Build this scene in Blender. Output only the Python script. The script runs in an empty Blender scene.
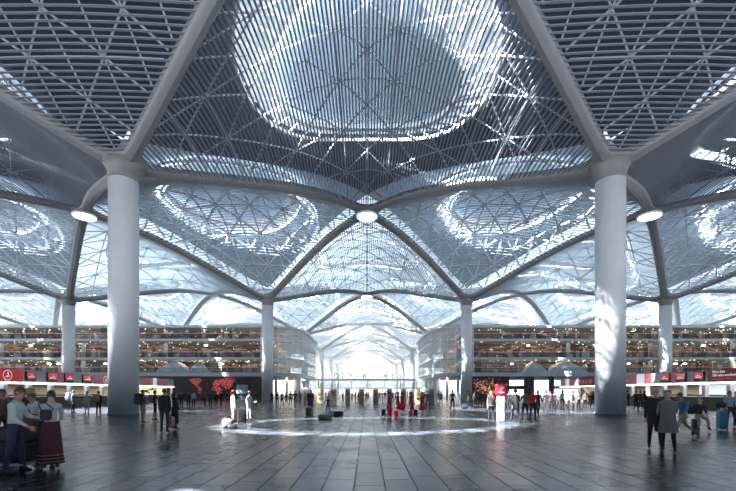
import bpy, bmesh, math, random
from mathutils import Vector, Matrix
random.seed(7)
C = bpy.context.scene.collection
PI = math.pi
sin, cos = math.sin, math.cos
F = 400.0; CX = 367.0; HY = 392.0; EYE = 1.65

# ------------------------------------------------------------------ materials
def mat(name, col, rough=0.6, metal=0.0, emit=None, es=0.0, spec=None):
    m = bpy.data.materials.new(name); m.use_nodes = True
    b = m.node_tree.nodes['Principled BSDF']
    b.inputs['Base Color'].default_value = (*col, 1)
    b.inputs['Roughness'].default_value = rough
    b.inputs['Metallic'].default_value = metal
    if spec is not None: b.inputs['Specular IOR Level'].default_value = spec
    if emit:
        b.inputs['Emission Color'].default_value = (*emit, 1)
        b.inputs['Emission Strength'].default_value = es
    return m

def noisy(name, c1, c2, scale=4.0, rough=0.6, detail=4, kind='noise', stretch=(1, 1, 1)):
    m = mat(name, c1, rough); nt = m.node_tree; b = nt.nodes['Principled BSDF']
    tc = nt.nodes.new('ShaderNodeTexCoord'); mp = nt.nodes.new('ShaderNodeMapping')
    mp.inputs['Scale'].default_value = stretch
    nt.links.new(tc.outputs['Object'], mp.inputs['Vector'])
    if kind == 'noise':
        t = nt.nodes.new('ShaderNodeTexNoise'); t.inputs['Detail'].default_value = detail; out = t.outputs['Fac']
    else:
        t = nt.nodes.new('ShaderNodeTexVoronoi'); out = t.outputs['Color']
    t.inputs['Scale'].default_value = scale
    nt.links.new(mp.outputs[0], t.inputs['Vector'])
    r = nt.nodes.new('ShaderNodeValToRGB')
    r.color_ramp.elements[0].color = (*c1, 1); r.color_ramp.elements[1].color = (*c2, 1)
    r.color_ramp.elements[0].position = .35; r.color_ramp.elements[1].position = .65
    nt.links.new(out, r.inputs[0]); nt.links.new(r.outputs[0], b.inputs['Base Color'])
    return m

def translucent(name, col, tcol):
    m = bpy.data.materials.new(name); m.use_nodes = True; nt = m.node_tree
    nt.nodes.clear()
    o = nt.nodes.new('ShaderNodeOutputMaterial'); a = nt.nodes.new('ShaderNodeAddShader')
    d = nt.nodes.new('ShaderNodeBsdfDiffuse'); d.inputs[0].default_value = (*col, 1)
    t = nt.nodes.new('ShaderNodeBsdfTranslucent'); t.inputs[0].default_value = (*tcol, 1)
    nt.links.new(d.outputs[0], a.inputs[0]); nt.links.new(t.outputs[0], a.inputs[1])
    nt.links.new(a.outputs[0], o.inputs[0])
    return m

def glass(name, tint=(.9, .95, 1), refl=.08, rough=.03):
    m = bpy.data.materials.new(name); m.use_nodes = True; nt = m.node_tree
    nt.nodes.clear()
    o = nt.nodes.new('ShaderNodeOutputMaterial'); a = nt.nodes.new('ShaderNodeMixShader')
    a.inputs[0].default_value = refl
    t = nt.nodes.new('ShaderNodeBsdfTransparent'); t.inputs[0].default_value = (*tint, 1)
    g = nt.nodes.new('ShaderNodeBsdfGlossy'); g.inputs['Roughness'].default_value = rough
    nt.links.new(t.outputs[0], a.inputs[1]); nt.links.new(g.outputs[0], a.inputs[2])
    nt.links.new(a.outputs[0], o.inputs[0])
    return m

M = {}
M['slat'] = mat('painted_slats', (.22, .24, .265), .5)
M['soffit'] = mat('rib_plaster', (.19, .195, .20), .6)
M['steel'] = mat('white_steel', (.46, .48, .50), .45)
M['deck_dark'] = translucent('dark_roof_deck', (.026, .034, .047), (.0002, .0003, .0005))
M['deck_mid'] = translucent('hazed_blue_grey_membrane', (.22, .27, .33), (.0016, .0024, .0036))  # paler than the near deck, haze put into the colour
M['deck_lit'] = translucent('hazed_frosted_membrane', (.45, .50, .55), (.014, .0185, .0230))  # far decks: stronger light and haze put into the colour
M['deck_midlit'] = translucent('hazed_frosted_mid_membrane', (.30, .36, .42), (.0035, .0050, .0070))  # middle vault centre, lightened in the colour for haze
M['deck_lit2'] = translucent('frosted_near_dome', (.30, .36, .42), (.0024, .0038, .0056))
M['steel_pale'] = mat('hazed_lattice_steel', (.74, .77, .80), .5)  # lighter copy of the lattice steel for far vaults; haze put into colour
M['slat_pale'] = mat('hazed_slats', (.42, .46, .50), .5)  # lighter copy of the slats for deeper vaults, haze painted in
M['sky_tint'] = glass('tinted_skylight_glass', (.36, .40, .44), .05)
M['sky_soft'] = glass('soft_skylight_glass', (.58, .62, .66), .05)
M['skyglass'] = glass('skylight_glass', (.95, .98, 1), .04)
M['glass'] = glass('clear_glass', (.86, .91, .93), .10)
M['column'] = noisy('column_paint', (.78, .81, .83), (.82, .85, .87), .6, .42)
M['collar'] = mat('column_collar', (.30, .33, .36), .5)
M['lamp'] = mat('lamp_diffuser', (1, 1, 1), .5, emit=(.92, .97, 1), es=6)
M['white'] = mat('white_paint', (.80, .81, .82), .5)
M['whitelit'] = mat('lit_white_band', (.9, .9, .9), .5, emit=(1, 1, 1), es=2.2)
M['grey'] = mat('grey_panel', (.32, .36, .38), .5)
M['greyblue'] = mat('pale_grey_blue', (.42, .47, .50), .5)
M['dark'] = mat('near_black', (.012, .013, .016), .45)
M['brown'] = noisy('dark_timber', (.055, .042, .036), (.085, .066, .055), 3, .5, stretch=(6, 6, 1))
M['mapwall'] = noisy('charcoal_wall', (.035, .034, .038), (.055, .052, .055), 2, .5)
M['red'] = mat('sign_red', (.50, .010, .025), .35, emit=(.55, .01, .03), es=.35)
M['darkred'] = mat('sign_dark_red', (.12, .008, .014), .35, emit=(.12, .005, .012), es=.25)
M['pink'] = mat('sign_faded_pink', (.48, .16, .20), .5, emit=(.5, .2, .24), es=.15)
M['white_sign'] = mat('sign_white', (.85, .85, .85), .5, emit=(1, .95, .95), es=.5)
M['screenred'] = mat('screen_red', (.3, .02, .03), .2, emit=(.62, .05, .07), es=.5)
M['coral'] = noisy('coral_map', (.75, .12, .10), (.10, .03, .03), 2.6, .5)
_n = M['coral'].node_tree; _b = _n.nodes['Principled BSDF']; _n.links.new(_b.inputs['Base Color'].links[0].from_socket, _b.inputs['Emission Color']); _b.inputs['Emission Strength'].default_value = .5
M['screen'] = noisy('green_blue_screen', (.15, .35, .25), (.35, .5, .65), 1.2, .3)
M['yellow'] = mat('warm_backlit_wall', (.8, .7, .4), .5, emit=(1, .85, .5), es=.75)
M['ochre'] = noisy('ochre_kiosk_wood', (.42, .33, .15), (.52, .42, .22), 5, .55)
M['spot'] = mat('spot_lamp', (1, 1, 1), .5, emit=(1, .86, .66), es=5)
M['globe'] = mat('globe_lamp', (1, 1, 1), .5, emit=(1, .9, .78), es=2.5)
M['rail'] = mat('brushed_rail', (.55, .58, .6), .3, .6)
M['lace'] = noisy('pale_lace', (.85, .86, .86), (.62, .60, .58), 5, .6, kind='vor')

def shopmat():
    m = mat('shop_display_wall', (.2, .13, .09), .6); nt = m.node_tree; b = nt.nodes['Principled BSDF']
    tc = nt.nodes.new('ShaderNodeTexCoord'); mp = nt.nodes.new('ShaderNodeMapping')
    mp.inputs['Scale'].default_value = (.55, .55, 2.2)
    v = nt.nodes.new('ShaderNodeTexVoronoi'); v.inputs['Scale'].default_value = 1.3
    nt.links.new(tc.outputs['Object'], mp.inputs[0]); nt.links.new(mp.outputs[0], v.inputs['Vector'])
    r = nt.nodes.new('ShaderNodeValToRGB'); e = r.color_ramp.elements
    e[0].color = (.05, .032, .026, 1); e[1].color = (.50, .36, .24, 1); e[1].position = .85
    x = e.new(.4); x.color = (.20, .11, .06, 1); x = e.new(.6); x.color = (.12, .11, .11, 1)
    sp = nt.nodes.new('ShaderNodeSeparateColor'); nt.links.new(v.outputs['Color'], sp.inputs[0])
    nt.links.new(sp.outputs[0], r.inputs[0]); nt.links.new(r.outputs[0], b.inputs['Base Color'])
    return m
M['shop'] = shopmat()
M['goods1'] = mat('goods_amber', (.32, .17, .08), .5); M['goods2'] = mat('goods_cream', (.52, .43, .34), .5)
M['goods3'] = mat('goods_umber', (.10, .06, .045), .5); M['goods4'] = mat('goods_rose', (.30, .12, .11), .5)

def floormat():
    m = mat('dark_stone_tiles', (.05, .056, .066), .3); nt = m.node_tree; b = nt.nodes['Principled BSDF']
    N = nt.nodes.new; L = nt.links.new
    def math_(op, a, bb=None):
        n = N('ShaderNodeMath'); n.operation = op
        for i, x in enumerate((a, bb)):
            if x is None: continue
            if isinstance(x, (int, float)): n.inputs[i].default_value = x
            else: L(x, n.inputs[i])
        return n.outputs[0]
    tc = N('ShaderNodeTexCoord'); s = N('ShaderNodeSeparateXYZ'); L(tc.outputs['Object'], s.inputs[0])
    TX = .542; TY = 1.1
    ux = math_('DIVIDE', math_('ADD', s.outputs[0], .225), TX)
    ix = math_('FLOOR', ux); fx = math_('FRACT', ux)
    wn = N('ShaderNodeTexWhiteNoise'); wn.noise_dimensions = '1D'; L(ix, wn.inputs['W'])
    uy = math_('ADD', math_('DIVIDE', s.outputs[1], TY), wn.outputs[0])
    iy = math_('FLOOR', uy); fy = math_('FRACT', uy)
    cb = N('ShaderNodeCombineXYZ'); L(ix, cb.inputs[0]); L(iy, cb.inputs[1])
    w2 = N('ShaderNodeTexWhiteNoise'); w2.noise_dimensions = '2D'; L(cb.outputs[0], w2.inputs['Vector'])
    ex = math_('ABSOLUTE', math_('SUBTRACT', fx, .5)); ey = math_('ABSOLUTE', math_('SUBTRACT', fy, .5))
    jx = math_('GREATER_THAN', ex, .5 - .018); jy = math_('GREATER_THAN', ey, .5 - .007)
    j = math_('MAXIMUM', jx, math_('MULTIPLY', jy, .7))
    ns = N('ShaderNodeTexNoise'); ns.inputs['Scale'].default_value = 1.6; ns.inputs['Detail'].default_value = 6
    L(tc.outputs['Object'], ns.inputs['Vector'])
    val = math_('ADD', math_('MULTIPLY', w2.outputs[0], .55), math_('MULTIPLY', ns.outputs['Fac'], .55))
    r = N('ShaderNodeValToRGB'); e = r.color_ramp.elements
    e[0].color = (.016, .019, .026, 1); e[1].color = (.052, .060, .075, 1); e[0].position = .2; e[1].position = .9
    L(val, r.inputs[0])
    mx = N('ShaderNodeMix'); mx.data_type = 'RGBA'; L(j, mx.inputs['Factor']); L(r.outputs[0], mx.inputs['A'])
    mx.inputs['B'].default_value = (.006, .007, .009, 1)
    L(mx.outputs['Result'], b.inputs['Base Color'])
    ro = math_('ADD', .17, math_('MULTIPLY', math_('ADD', math_('MULTIPLY', w2.outputs[0], .5), ns.outputs['Fac']), .11))
    ro = math_('ADD', ro, math_('MULTIPLY', j, .4)); L(ro, b.inputs['Roughness'])
    bp = N('ShaderNodeBump'); bp.inputs['Strength'].default_value = .12; bp.inputs['Distance'].default_value = .02
    L(math_('SUBTRACT', math_('MULTIPLY', ns.outputs['Fac'], .35), j), bp.inputs['Height']); L(bp.outputs[0], b.inputs['Normal'])
    b.inputs['Specular IOR Level'].default_value = .36
    return m
M['floor'] = floormat()

# ------------------------------------------------------------------ mesh builder
class MB:
    def __init__(s): s.v = []; s.f = []; s.m = []; s.mats = []; s.cur = 0; s.sm = []; s.smooth = False
    def use(s, m):
        if m not in s.mats: s.mats.append(m)
        s.cur = s.mats.index(m); return s
    def add(s, vs, fs, smooth=None):
        n = len(s.v); s.v += [tuple(v) for v in vs]
        for f in fs:
            s.f.append([n + i for i in f]); s.m.append(s.cur); s.sm.append(s.smooth if smooth is None else smooth)
    def box(s, x0, x1, y0, y1, z0, z1):
        s.add([(x0, y0, z0), (x1, y0, z0), (x1, y1, z0), (x0, y1, z0), (x0, y0, z1), (x1, y0, z1), (x1, y1, z1), (x0, y1, z1)],
              [(0, 3, 2, 1), (4, 5, 6, 7), (0, 1, 5, 4), (1, 2, 6, 5), (2, 3, 7, 6), (3, 0, 4, 7)], False)
    def ribbon(s, pts, w, h, side=None):          # box-section strip along pts
        n = len(pts); vs = []; fs = []
        for i, p in enumerate(pts):
            a = pts[max(i - 1, 0)]; b = pts[min(i + 1, n - 1)]
            d = (b - a)
            if d.length < 1e-6: d = Vector((0, 0, 1))
            d.normalize()
            sd = side if side is not None else d.cross(Vector((0, 0, 1)))
            if sd.length < 1e-4: sd = Vector((1, 0, 0))
            sd = sd.normalized(); up = sd.cross(d).normalized()
            for sx, sz in ((-1, -1), (1, -1), (1, 1), (-1, 1)):
                vs.append(p + sd * (sx * w / 2) + up * (sz * h / 2))
        for i in range(n - 1):
            for k in range(4):
                fs.append((i * 4 + k, i * 4 + (k + 1) % 4, i * 4 + 4 + (k + 1) % 4, i * 4 + 4 + k))
        fs.append((3, 2, 1, 0)); e = (n - 1) * 4; fs.append((e, e + 1, e + 2, e + 3))
        s.add(vs, fs, False)
    def tube(s, pts, r, n=8, cap=True):
        pts = [Vector(p) for p in pts]; rs = r if isinstance(r, (list, tuple)) else [r] * len(pts)
        vs = []; fs = []; k0 = len(pts)
        ref = None
        for i, p in enumerate(pts):
            d = pts[min(i + 1, k0 - 1)] - pts[max(i - 1, 0)]
            d = d.normalized() if d.length > 1e-9 else Vector((0, 0, 1))
            if ref is None or abs(ref.dot(d)) > .98: ref = Vector((1, 0, 0)) if abs(d.x) < .8 else Vector((0, 1, 0))
            a = (ref - d * ref.dot(d)).normalized(); ref = a; b = d.cross(a)
            for k in range(n):
                t = 2 * PI * k / n; vs.append(p + (a * cos(t) + b * sin(t)) * rs[i])
        for i in range(k0 - 1):
            for k in range(n):
                fs.append((i * n + k, i * n + (k + 1) % n, i * n + n + (k + 1) % n, i * n + n + k))
        if cap: fs.append(tuple(range(n))[::-1]); fs.append(tuple(range((k0 - 1) * n, k0 * n)))
        s.add(vs, fs, True)
    def lathe(s, prof, c=(0, 0, 0), n=32, sx=1, sy=1):
        vs = []; fs = []
        for r, z in prof:
            for k in range(n):
                t = 2 * PI * k / n; vs.append((c[0] + r * cos(t) * sx, c[1] + r * sin(t) * sy, c[2] + z))
        for i in range(len(prof) - 1):
            for k in range(n):
                fs.append((i * n + k, i * n + (k + 1) % n, i * n + n + (k + 1) % n, i * n + n + k))
        fs.append(tuple(range(n))[::-1]); e = (len(prof) - 1) * n; fs.append(tuple(range(e, e + n)))
        s.add(vs, fs, True)
    def ball(s, c, rx, ry, rz, n=12, m=8):
        prof = [(max(sin(PI * i / m), .001), -cos(PI * i / m)) for i in range(m + 1)]
        vs = []; fs = []
        for r, z in prof:
            for k in range(n):
                t = 2 * PI * k / n; vs.append((c[0] + rx * r * cos(t), c[1] + ry * r * sin(t), c[2] + rz * z))
        for i in range(m):
            for k in range(n):
                fs.append((i * n + k, i * n + (k + 1) % n, i * n + n + (k + 1) % n, i * n + n + k))
        s.add(vs, fs, True)
    def rbox(s, x0, x1, y0, y1, z0, z1, r=.04, seg=3):
        bm = bmesh.new(); bmesh.ops.create_cube(bm, size=1)
        for v in bm.verts:
            v.co = Vector((x0 + (v.co.x + .5) * (x1 - x0), y0 + (v.co.y + .5) * (y1 - y0), z0 + (v.co.z + .5) * (z1 - z0)))
        bmesh.ops.bevel(bm, geom=bm.edges[:], offset=r, segments=seg, profile=.5, affect='EDGES')
        bm.verts.ensure_lookup_table()
        s.add([v.co.copy() for v in bm.verts], [[v.index for v in f.verts] for f in bm.faces], True); bm.free()
    def poly(s, pts2, fn, th):                      # extruded outline; fn maps (a,b,depth) to xyz
        n = len(pts2); vs = [fn(a, b, 0) for a, b in pts2] + [fn(a, b, th) for a, b in pts2]
        fs = [tuple(range(n)), tuple(range(n, 2 * n))[::-1]] + [(i, n + i, n + (i + 1) % n, (i + 1) % n) for i in range(n)]
        s.add(vs, fs, False)
    def mesh(s, name):
        me = bpy.data.meshes.new(name); me.from_pydata(s.v, [], s.f)
        for m in s.mats: me.materials.append(m)
        me.polygons.foreach_set('material_index', s.m); me.polygons.foreach_set('use_smooth', s.sm)
        me.update(); return me
    def build(s, name, m=None, parent=None, loc=None):
        if m is not None and not s.mats: s.mats = [m]
        return put(name, s.mesh(name), parent, loc)

def put(name, me, parent=None, loc=None):
    o = bpy.data.objects.new(name, me); C.objects.link(o)
    if parent: o.parent = parent
    if loc: o.location = loc
    return o
def tag(o, label=None, cat=None, group=None, kind=None):
    if label: o['label'] = label
    if cat: o['category'] = cat
    if group: o['group'] = group
    if kind: o['kind'] = kind
    return o
def empty(name, loc=(0, 0, 0), rz=0, sx=1):
    o = bpy.data.objects.new(name, None); C.objects.link(o); o.location = loc; o.rotation_euler = (0, 0, rz)
    o.empty_display_size = .3; return o
def copy_tree(o, parent=None):
    c = o.copy(); C.objects.link(c); c.parent = parent
    for ch in o.children: copy_tree(ch, c)
    return c
def B(): return MB()
def bx(name, m, parent, *a):
    b = MB(); b.box(*a); return b.build(name, m, parent)

# ------------------------------------------------------------------ roof vaults
ZC, ZO, BU = 17.9, 24.3, 2.2
def zsurf(kind, u, v, BU=2.2):
    w = max(-1, min(1, u if kind == 'A' else v))
    t = 1 - abs(w); g = .65 * sin(PI / 2 * t) + .35 * t * t * (3 - 2 * t)
    s, r = u + v, u - v
    return ZC + (ZO - ZC) * g + BU * max(0, cos(PI / 2 * s)) * max(0, cos(PI / 2 * r))
def inside(u, v, m=.958, c=.13):
    a, b = abs(u + v), abs(u - v)
    if a <= m - c or b <= m - c: return max(a, b) <= m
    return (a - m + c) ** 2 + (b - m + c) ** 2 <= c * c

def vault_meshes(kind, hn, hf, ring, deck='far', pitch=.4, cover=.55, BU=2.2, tr=1.0):
    """meshes of one diamond vault: local x across, y into the hall"""
    hx = 18.0
    def P(u, v, dz=0): return Vector((u * hx, v * (hf if v > 0 else hn), zsurf(kind, u, v, BU) + dz))
    def UV(x, y): return x / hx, y / (hf if y > 0 else hn)
    out = {}
    # slats
    sb = MB()
    def interval(fix):
        ok = [t / 200 for t in range(-200, 201) if inside(*((fix, t / 200) if kind == 'A' else (t / 200, fix)), m=.972)]
        return (ok[0], ok[-1]) if len(ok) > 2 else None
    if kind == 'A': n = int(hx / pitch); fixes = [(k + .5) * pitch / hx for k in range(-n, n)]
    else:
        fixes = [(k + .5) * pitch / hf for k in range(0, int(hf / pitch))] + [-(k + .5) * pitch / hn for k in range(0, int(hn / pitch))]
    for fx in fixes:
        iv = interval(fx)
        if not iv: continue
        n = max(3, int((iv[1] - iv[0]) * 11))
        ts = [iv[0] + (iv[1] - iv[0]) * i / n for i in range(n + 1)]
        pts = [P(fx, t, .04) if kind == 'A' else P(t, fx, .04) for t in ts]
        sb.ribbon(pts, cover * pitch, .05, Vector((1, 0, 0)) if kind == 'A' else Vector((0, 1, 0)))
    out['slat'] = sb.mesh('slat_screen')
    # soffit
    so = MB(); N = 128; rows = 4; vs = []; fs = []
    def ray(th, test):
        lo, hi = 0, 1.6
        for _ in range(22):
            md = (lo + hi) / 2
            if test(md): lo = md
            else: hi = md
        return lo
    for k in range(N):
        th = 2 * PI * k / N; cu, cv = cos(th), sin(th)
        ri = ray(th, lambda q: inside(q * cu, q * cv)); ro = 1 / (abs(cu) + abs(cv))
        vs.append(P(ri * cu, ri * cv, .45))
        for j in range(rows):
            q = ri + (ro - ri) * j / (rows - 1)
            vs.append(P(q * cu, q * cv, (-.10 if 0 < j else 0)))
    W = rows + 1
    for k in range(N):
        for j in range(rows):
            a = k * W + j; b = ((k + 1) % N) * W + j
            fs.append((a, b, b + 1, a + 1))
    so.add(vs, fs, True); out['soffit'] = so.mesh('rib_soffit')
    # truss
    tb = MB(); g = .25; H1 = .6; H2 = 2.0
    def line(f, a, b, rad, dz):
        n = max(2, int(abs(b - a) / .14)); pts = []
        for i in range(n + 1):
            s, r = f(a + (b - a) * i / n); pts.append(P((s + r) / 2, (s - r) / 2, dz))
        tb.ribbon(pts, rad * tr, rad * tr)
    for i in range(-3, 4):
        c = i * g
        line(lambda t: (c, t), -.95, .95, .12, H1); line(lambda t: (t, c), -.95, .95, .12, H1)
    for i in range(-7, 8):
        c = i * g; e = min(.95, 2 * .95 - abs(c)); 
        lo = max(-.95, c - .95) if c > 0 else -.95; hi = .95 if c > 0 else c + .95
        # s + r = c lines
        lo = max(-.95, c - .95); hi = min(.95, c + .95)
        if hi > lo: line(lambda t: (t, c - t), lo, hi, .10, H1)
    for i in range(-7, 8, 2):
        c = i * g; lo = max(-.95, c - .95); hi = min(.95, c + .95)
        if hi > lo: line(lambda t: (t, -(c - t)), lo, hi, .10, H1)
    rx, ry, cy0, irx, iry, icy = ring
    for a, b_, c_ in ((rx, ry, cy0), (irx, iry, icy)):
        pts = []
        for k in range(49):
            t = 2 * PI * k / 48; u, v = UV(a * cos(t), c_ + b_ * sin(t)); pts.append(P(u, v, 1.9))
        tb.ribbon(pts, .18, .25)
    for k in range(36):
        t = 2 * PI * k / 36; t2 = t + .1
        p = P(*UV(rx * cos(t), cy0 + ry * sin(t)), 1.95); q = P(*UV(irx * cos(t2), icy + iry * sin(t2)), 1.95)
        tb.ribbon([p, q], .14, .14)
    out['truss'] = tb.mesh('truss_lattice')
    # deck with glazed ring
    DZ = 2.5; N = 96
    def loop(fn): return [fn(2 * PI * k / N) for k in range(N)]
    inner = loop(lambda t: (irx * cos(t), icy + iry * sin(t))); outer = loop(lambda t: (rx * cos(t), cy0 + ry * sin(t)))
    def edge(t):
        dx, dy = cos(t), sin(t)
        def test(q):
            u, v = UV(dx * q * 26, cy0 + dy * q * 26); return abs(u) + abs(v) <= 1
        q = ray(0, test) * 26; return (dx * q, cy0 + dy * q)
    border = loop(edge)
    def band(mb, la, lb, n):
        vs = []; fs = []
        for j in range(n + 1):
            for k in range(N):
                x = la[k][0] + (lb[k][0] - la[k][0]) * j / n; y = la[k][1] + (lb[k][1] - la[k][1]) * j / n
                u, v = UV(x, y); vs.append(P(u, v, DZ))
        for j in range(n):
            for k in range(N):
                a = j * N + k; b = j * N + (k + 1) % N; fs.append((a, b, b + N, a + N))
        mb.add(vs, fs, True)
    dk = MB(); cen = [(0, icy)] * N
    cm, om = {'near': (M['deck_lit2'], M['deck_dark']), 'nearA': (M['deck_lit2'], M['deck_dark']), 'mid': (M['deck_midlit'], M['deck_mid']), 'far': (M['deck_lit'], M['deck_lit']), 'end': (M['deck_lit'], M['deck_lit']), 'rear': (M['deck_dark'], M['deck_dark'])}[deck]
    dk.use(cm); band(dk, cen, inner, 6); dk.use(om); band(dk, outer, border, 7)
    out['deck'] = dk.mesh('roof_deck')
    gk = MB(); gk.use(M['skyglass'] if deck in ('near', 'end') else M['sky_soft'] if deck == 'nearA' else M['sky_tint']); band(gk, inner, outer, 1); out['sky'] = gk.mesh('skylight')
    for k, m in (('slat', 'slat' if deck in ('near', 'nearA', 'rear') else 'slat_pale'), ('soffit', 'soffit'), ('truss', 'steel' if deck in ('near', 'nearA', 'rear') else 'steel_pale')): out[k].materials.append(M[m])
    return out

D1, DP, HNEAR = 29.6, 42.8, 15.1
HF = DP / 2
RB = (8.6, 8.6, 0, 7.0, 6.8, -.7)
SETS = {
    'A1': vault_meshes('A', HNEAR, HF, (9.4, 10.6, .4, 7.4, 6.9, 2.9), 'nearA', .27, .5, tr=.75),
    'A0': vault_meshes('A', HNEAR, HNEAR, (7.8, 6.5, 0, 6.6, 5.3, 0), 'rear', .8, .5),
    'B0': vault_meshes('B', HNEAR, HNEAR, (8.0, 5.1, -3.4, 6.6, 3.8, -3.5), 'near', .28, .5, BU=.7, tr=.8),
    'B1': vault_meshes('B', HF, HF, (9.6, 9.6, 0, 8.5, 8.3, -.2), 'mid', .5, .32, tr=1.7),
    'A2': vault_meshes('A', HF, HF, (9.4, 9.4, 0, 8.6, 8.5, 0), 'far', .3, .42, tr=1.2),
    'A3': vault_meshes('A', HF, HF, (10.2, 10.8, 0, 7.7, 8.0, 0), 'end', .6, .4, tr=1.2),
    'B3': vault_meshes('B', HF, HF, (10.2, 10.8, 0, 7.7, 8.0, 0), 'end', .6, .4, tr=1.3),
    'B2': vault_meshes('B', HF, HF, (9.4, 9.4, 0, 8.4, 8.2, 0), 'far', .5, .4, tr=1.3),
}
ceiling = empty('ceiling'); tag(ceiling, kind='structure')
def vault(key, x, y, lab=None):
    S = SETS[key]
    so = put('vault_soffit', S['soffit'], ceiling, (x, y, 0))
    put('slat_screen', S['slat'], so); put('truss_lattice', S['truss'], so)
    put('roof_deck', S['deck'], so); put('skylight', S['sky'], so)
    if lab: so['label'] = lab
for x in range(-72, 73, 36):
    vault('A1', x, D1); vault('A0', x, D1 - 2 * HNEAR); 
for x in range(-90, 91, 36): vault('B0', x, D1 - HNEAR)
for x in range(-90, 91, 36): vault('B1', x, D1 + HF)
for i in range(1, 6):
    lim = {1: 108, 2: 108}.get(i, 36)
    for x in range(-108, 109, 36):
        if abs(x) <= lim: vault('A2' if i < 2 else 'A3', x, D1 + DP * i)
for i in range(1, 5):
    lim = {1: 126, 2: 90}.get(i, 54)
    for x in range(-126, 127, 36):
        if abs(x) <= lim: vault('B2' if i < 2 else 'B3', x, D1 + HF + DP * i)

# oculus lamps where the ribs cross
def lamp(x, y, lab, group=None):
    b = MB(); b.lathe([(1.25, 0), (1.25, .25), (1.15, .25), (1.15, .05)][::1], (0, 0, 0), 32); 
    o = empty('ceiling_light', (x, y, ZO - .35)); tag(o, lab, 'light', group)
    f = MB(); f.lathe([(1.42, .02), (1.42, .28), (1.28, .28), (1.28, .02)], n=32); f.build('lamp_rim', M['white'], o)
    d = MB(); d.lathe([(1.26, .0), (1.28, .1)], n=32); d.build('diffuser', M['lamp'], o)
y0 = D1 + HF
lamp(0, y0, 'round white ceiling lamp where the ribs cross above the hall centre')
lamp(-36, y0, 'round white ceiling lamp at the rib crossing left of the left front column')
lamp(36, y0, 'round white ceiling lamp at the rib crossing right of the right front column')
for i in (1, 2, 3):
    lamp(0, y0 + DP * i, 'small bright ceiling lamp on the %s rib crossing beyond the central lamp' % ('first', 'second', 'third')[i - 1])

# ------------------------------------------------------------------ columns
def column(x, y, lab):
    o = empty('column', (x, y, 0)); tag(o, lab, 'column', 'round white roof columns')
    if 'shaft' not in CM:
        b = MB(); b.lathe([(1.0, 0), (1.0, 17.2)], n=48); CM['shaft'] = b.mesh('shaft'); CM['shaft'].materials.append(M['column'])
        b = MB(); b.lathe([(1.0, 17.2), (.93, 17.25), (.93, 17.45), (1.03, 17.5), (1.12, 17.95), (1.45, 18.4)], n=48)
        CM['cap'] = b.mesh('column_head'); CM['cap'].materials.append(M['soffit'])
        b = MB(); b.lathe([(1.06, 0), (1.06, .12), (1.0, .14)], n=48); CM['base'] = b.mesh('base_ring'); CM['base'].materials.append(M['collar'])
    put('shaft', CM['shaft'], o); put('column_head', CM['cap'], o); put('base_ring', CM['base'], o)
CM = {}
sides = {-18: 'left', 18: 'right'}
for x in (-18, 18):
    column(x, D1, 'tall thick white round column nearest the viewer on the %s' % sides[x])
    column(x, D1 + DP, 'slim looking white round column beside the %s gallery corner, second in its row' % sides[x])
for x in (-54, 54):
    column(x, D1 + DP, 'white round column rising behind the %s check-in sign band' % ('left' if x < 0 else 'right'))
od = {2: 'third', 3: 'fourth', 4: 'fifth', 5: 'sixth'}
for i in (2, 3, 4, 5):
    for x in (-18, 18):
        column(x, D1 + DP * i, 'pale distant round column, %s of the row along the %s of the bright aisle' % (od[i], sides[x]))

# ------------------------------------------------------------------ floor and far window wall
fb = MB(); fb.box(-150, 150, -35, 262, -.3, 0); fl = fb.build('floor', M['floor']); tag(fl, kind='structure')
ground = MB(); ground.box(-900, 900, -900, 1500, -1.2, -.9)
go = ground.build('terrain', mat('asphalt_apron', (.05, .053, .056), .9)); tag(go, kind='structure')
wf = MB()
for k in range(-16, 17): wf.box(k * 6 - .15, k * 6 + .15, 256, 256.5, 0, 26)
for z in (6, 12, 18): wf.box(-96, 96, 256.05, 256.35, z - .12, z + .12)
w1 = empty('window_1', (0, 0, 0)); tag(w1, kind='structure')
wf.build('window_frame', M['white'], w1)
wg = MB(); wg.box(-96, 96, 256.15, 256.2, 0, 26); wg.build('window_pane', M['skyglass'], w1)
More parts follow.
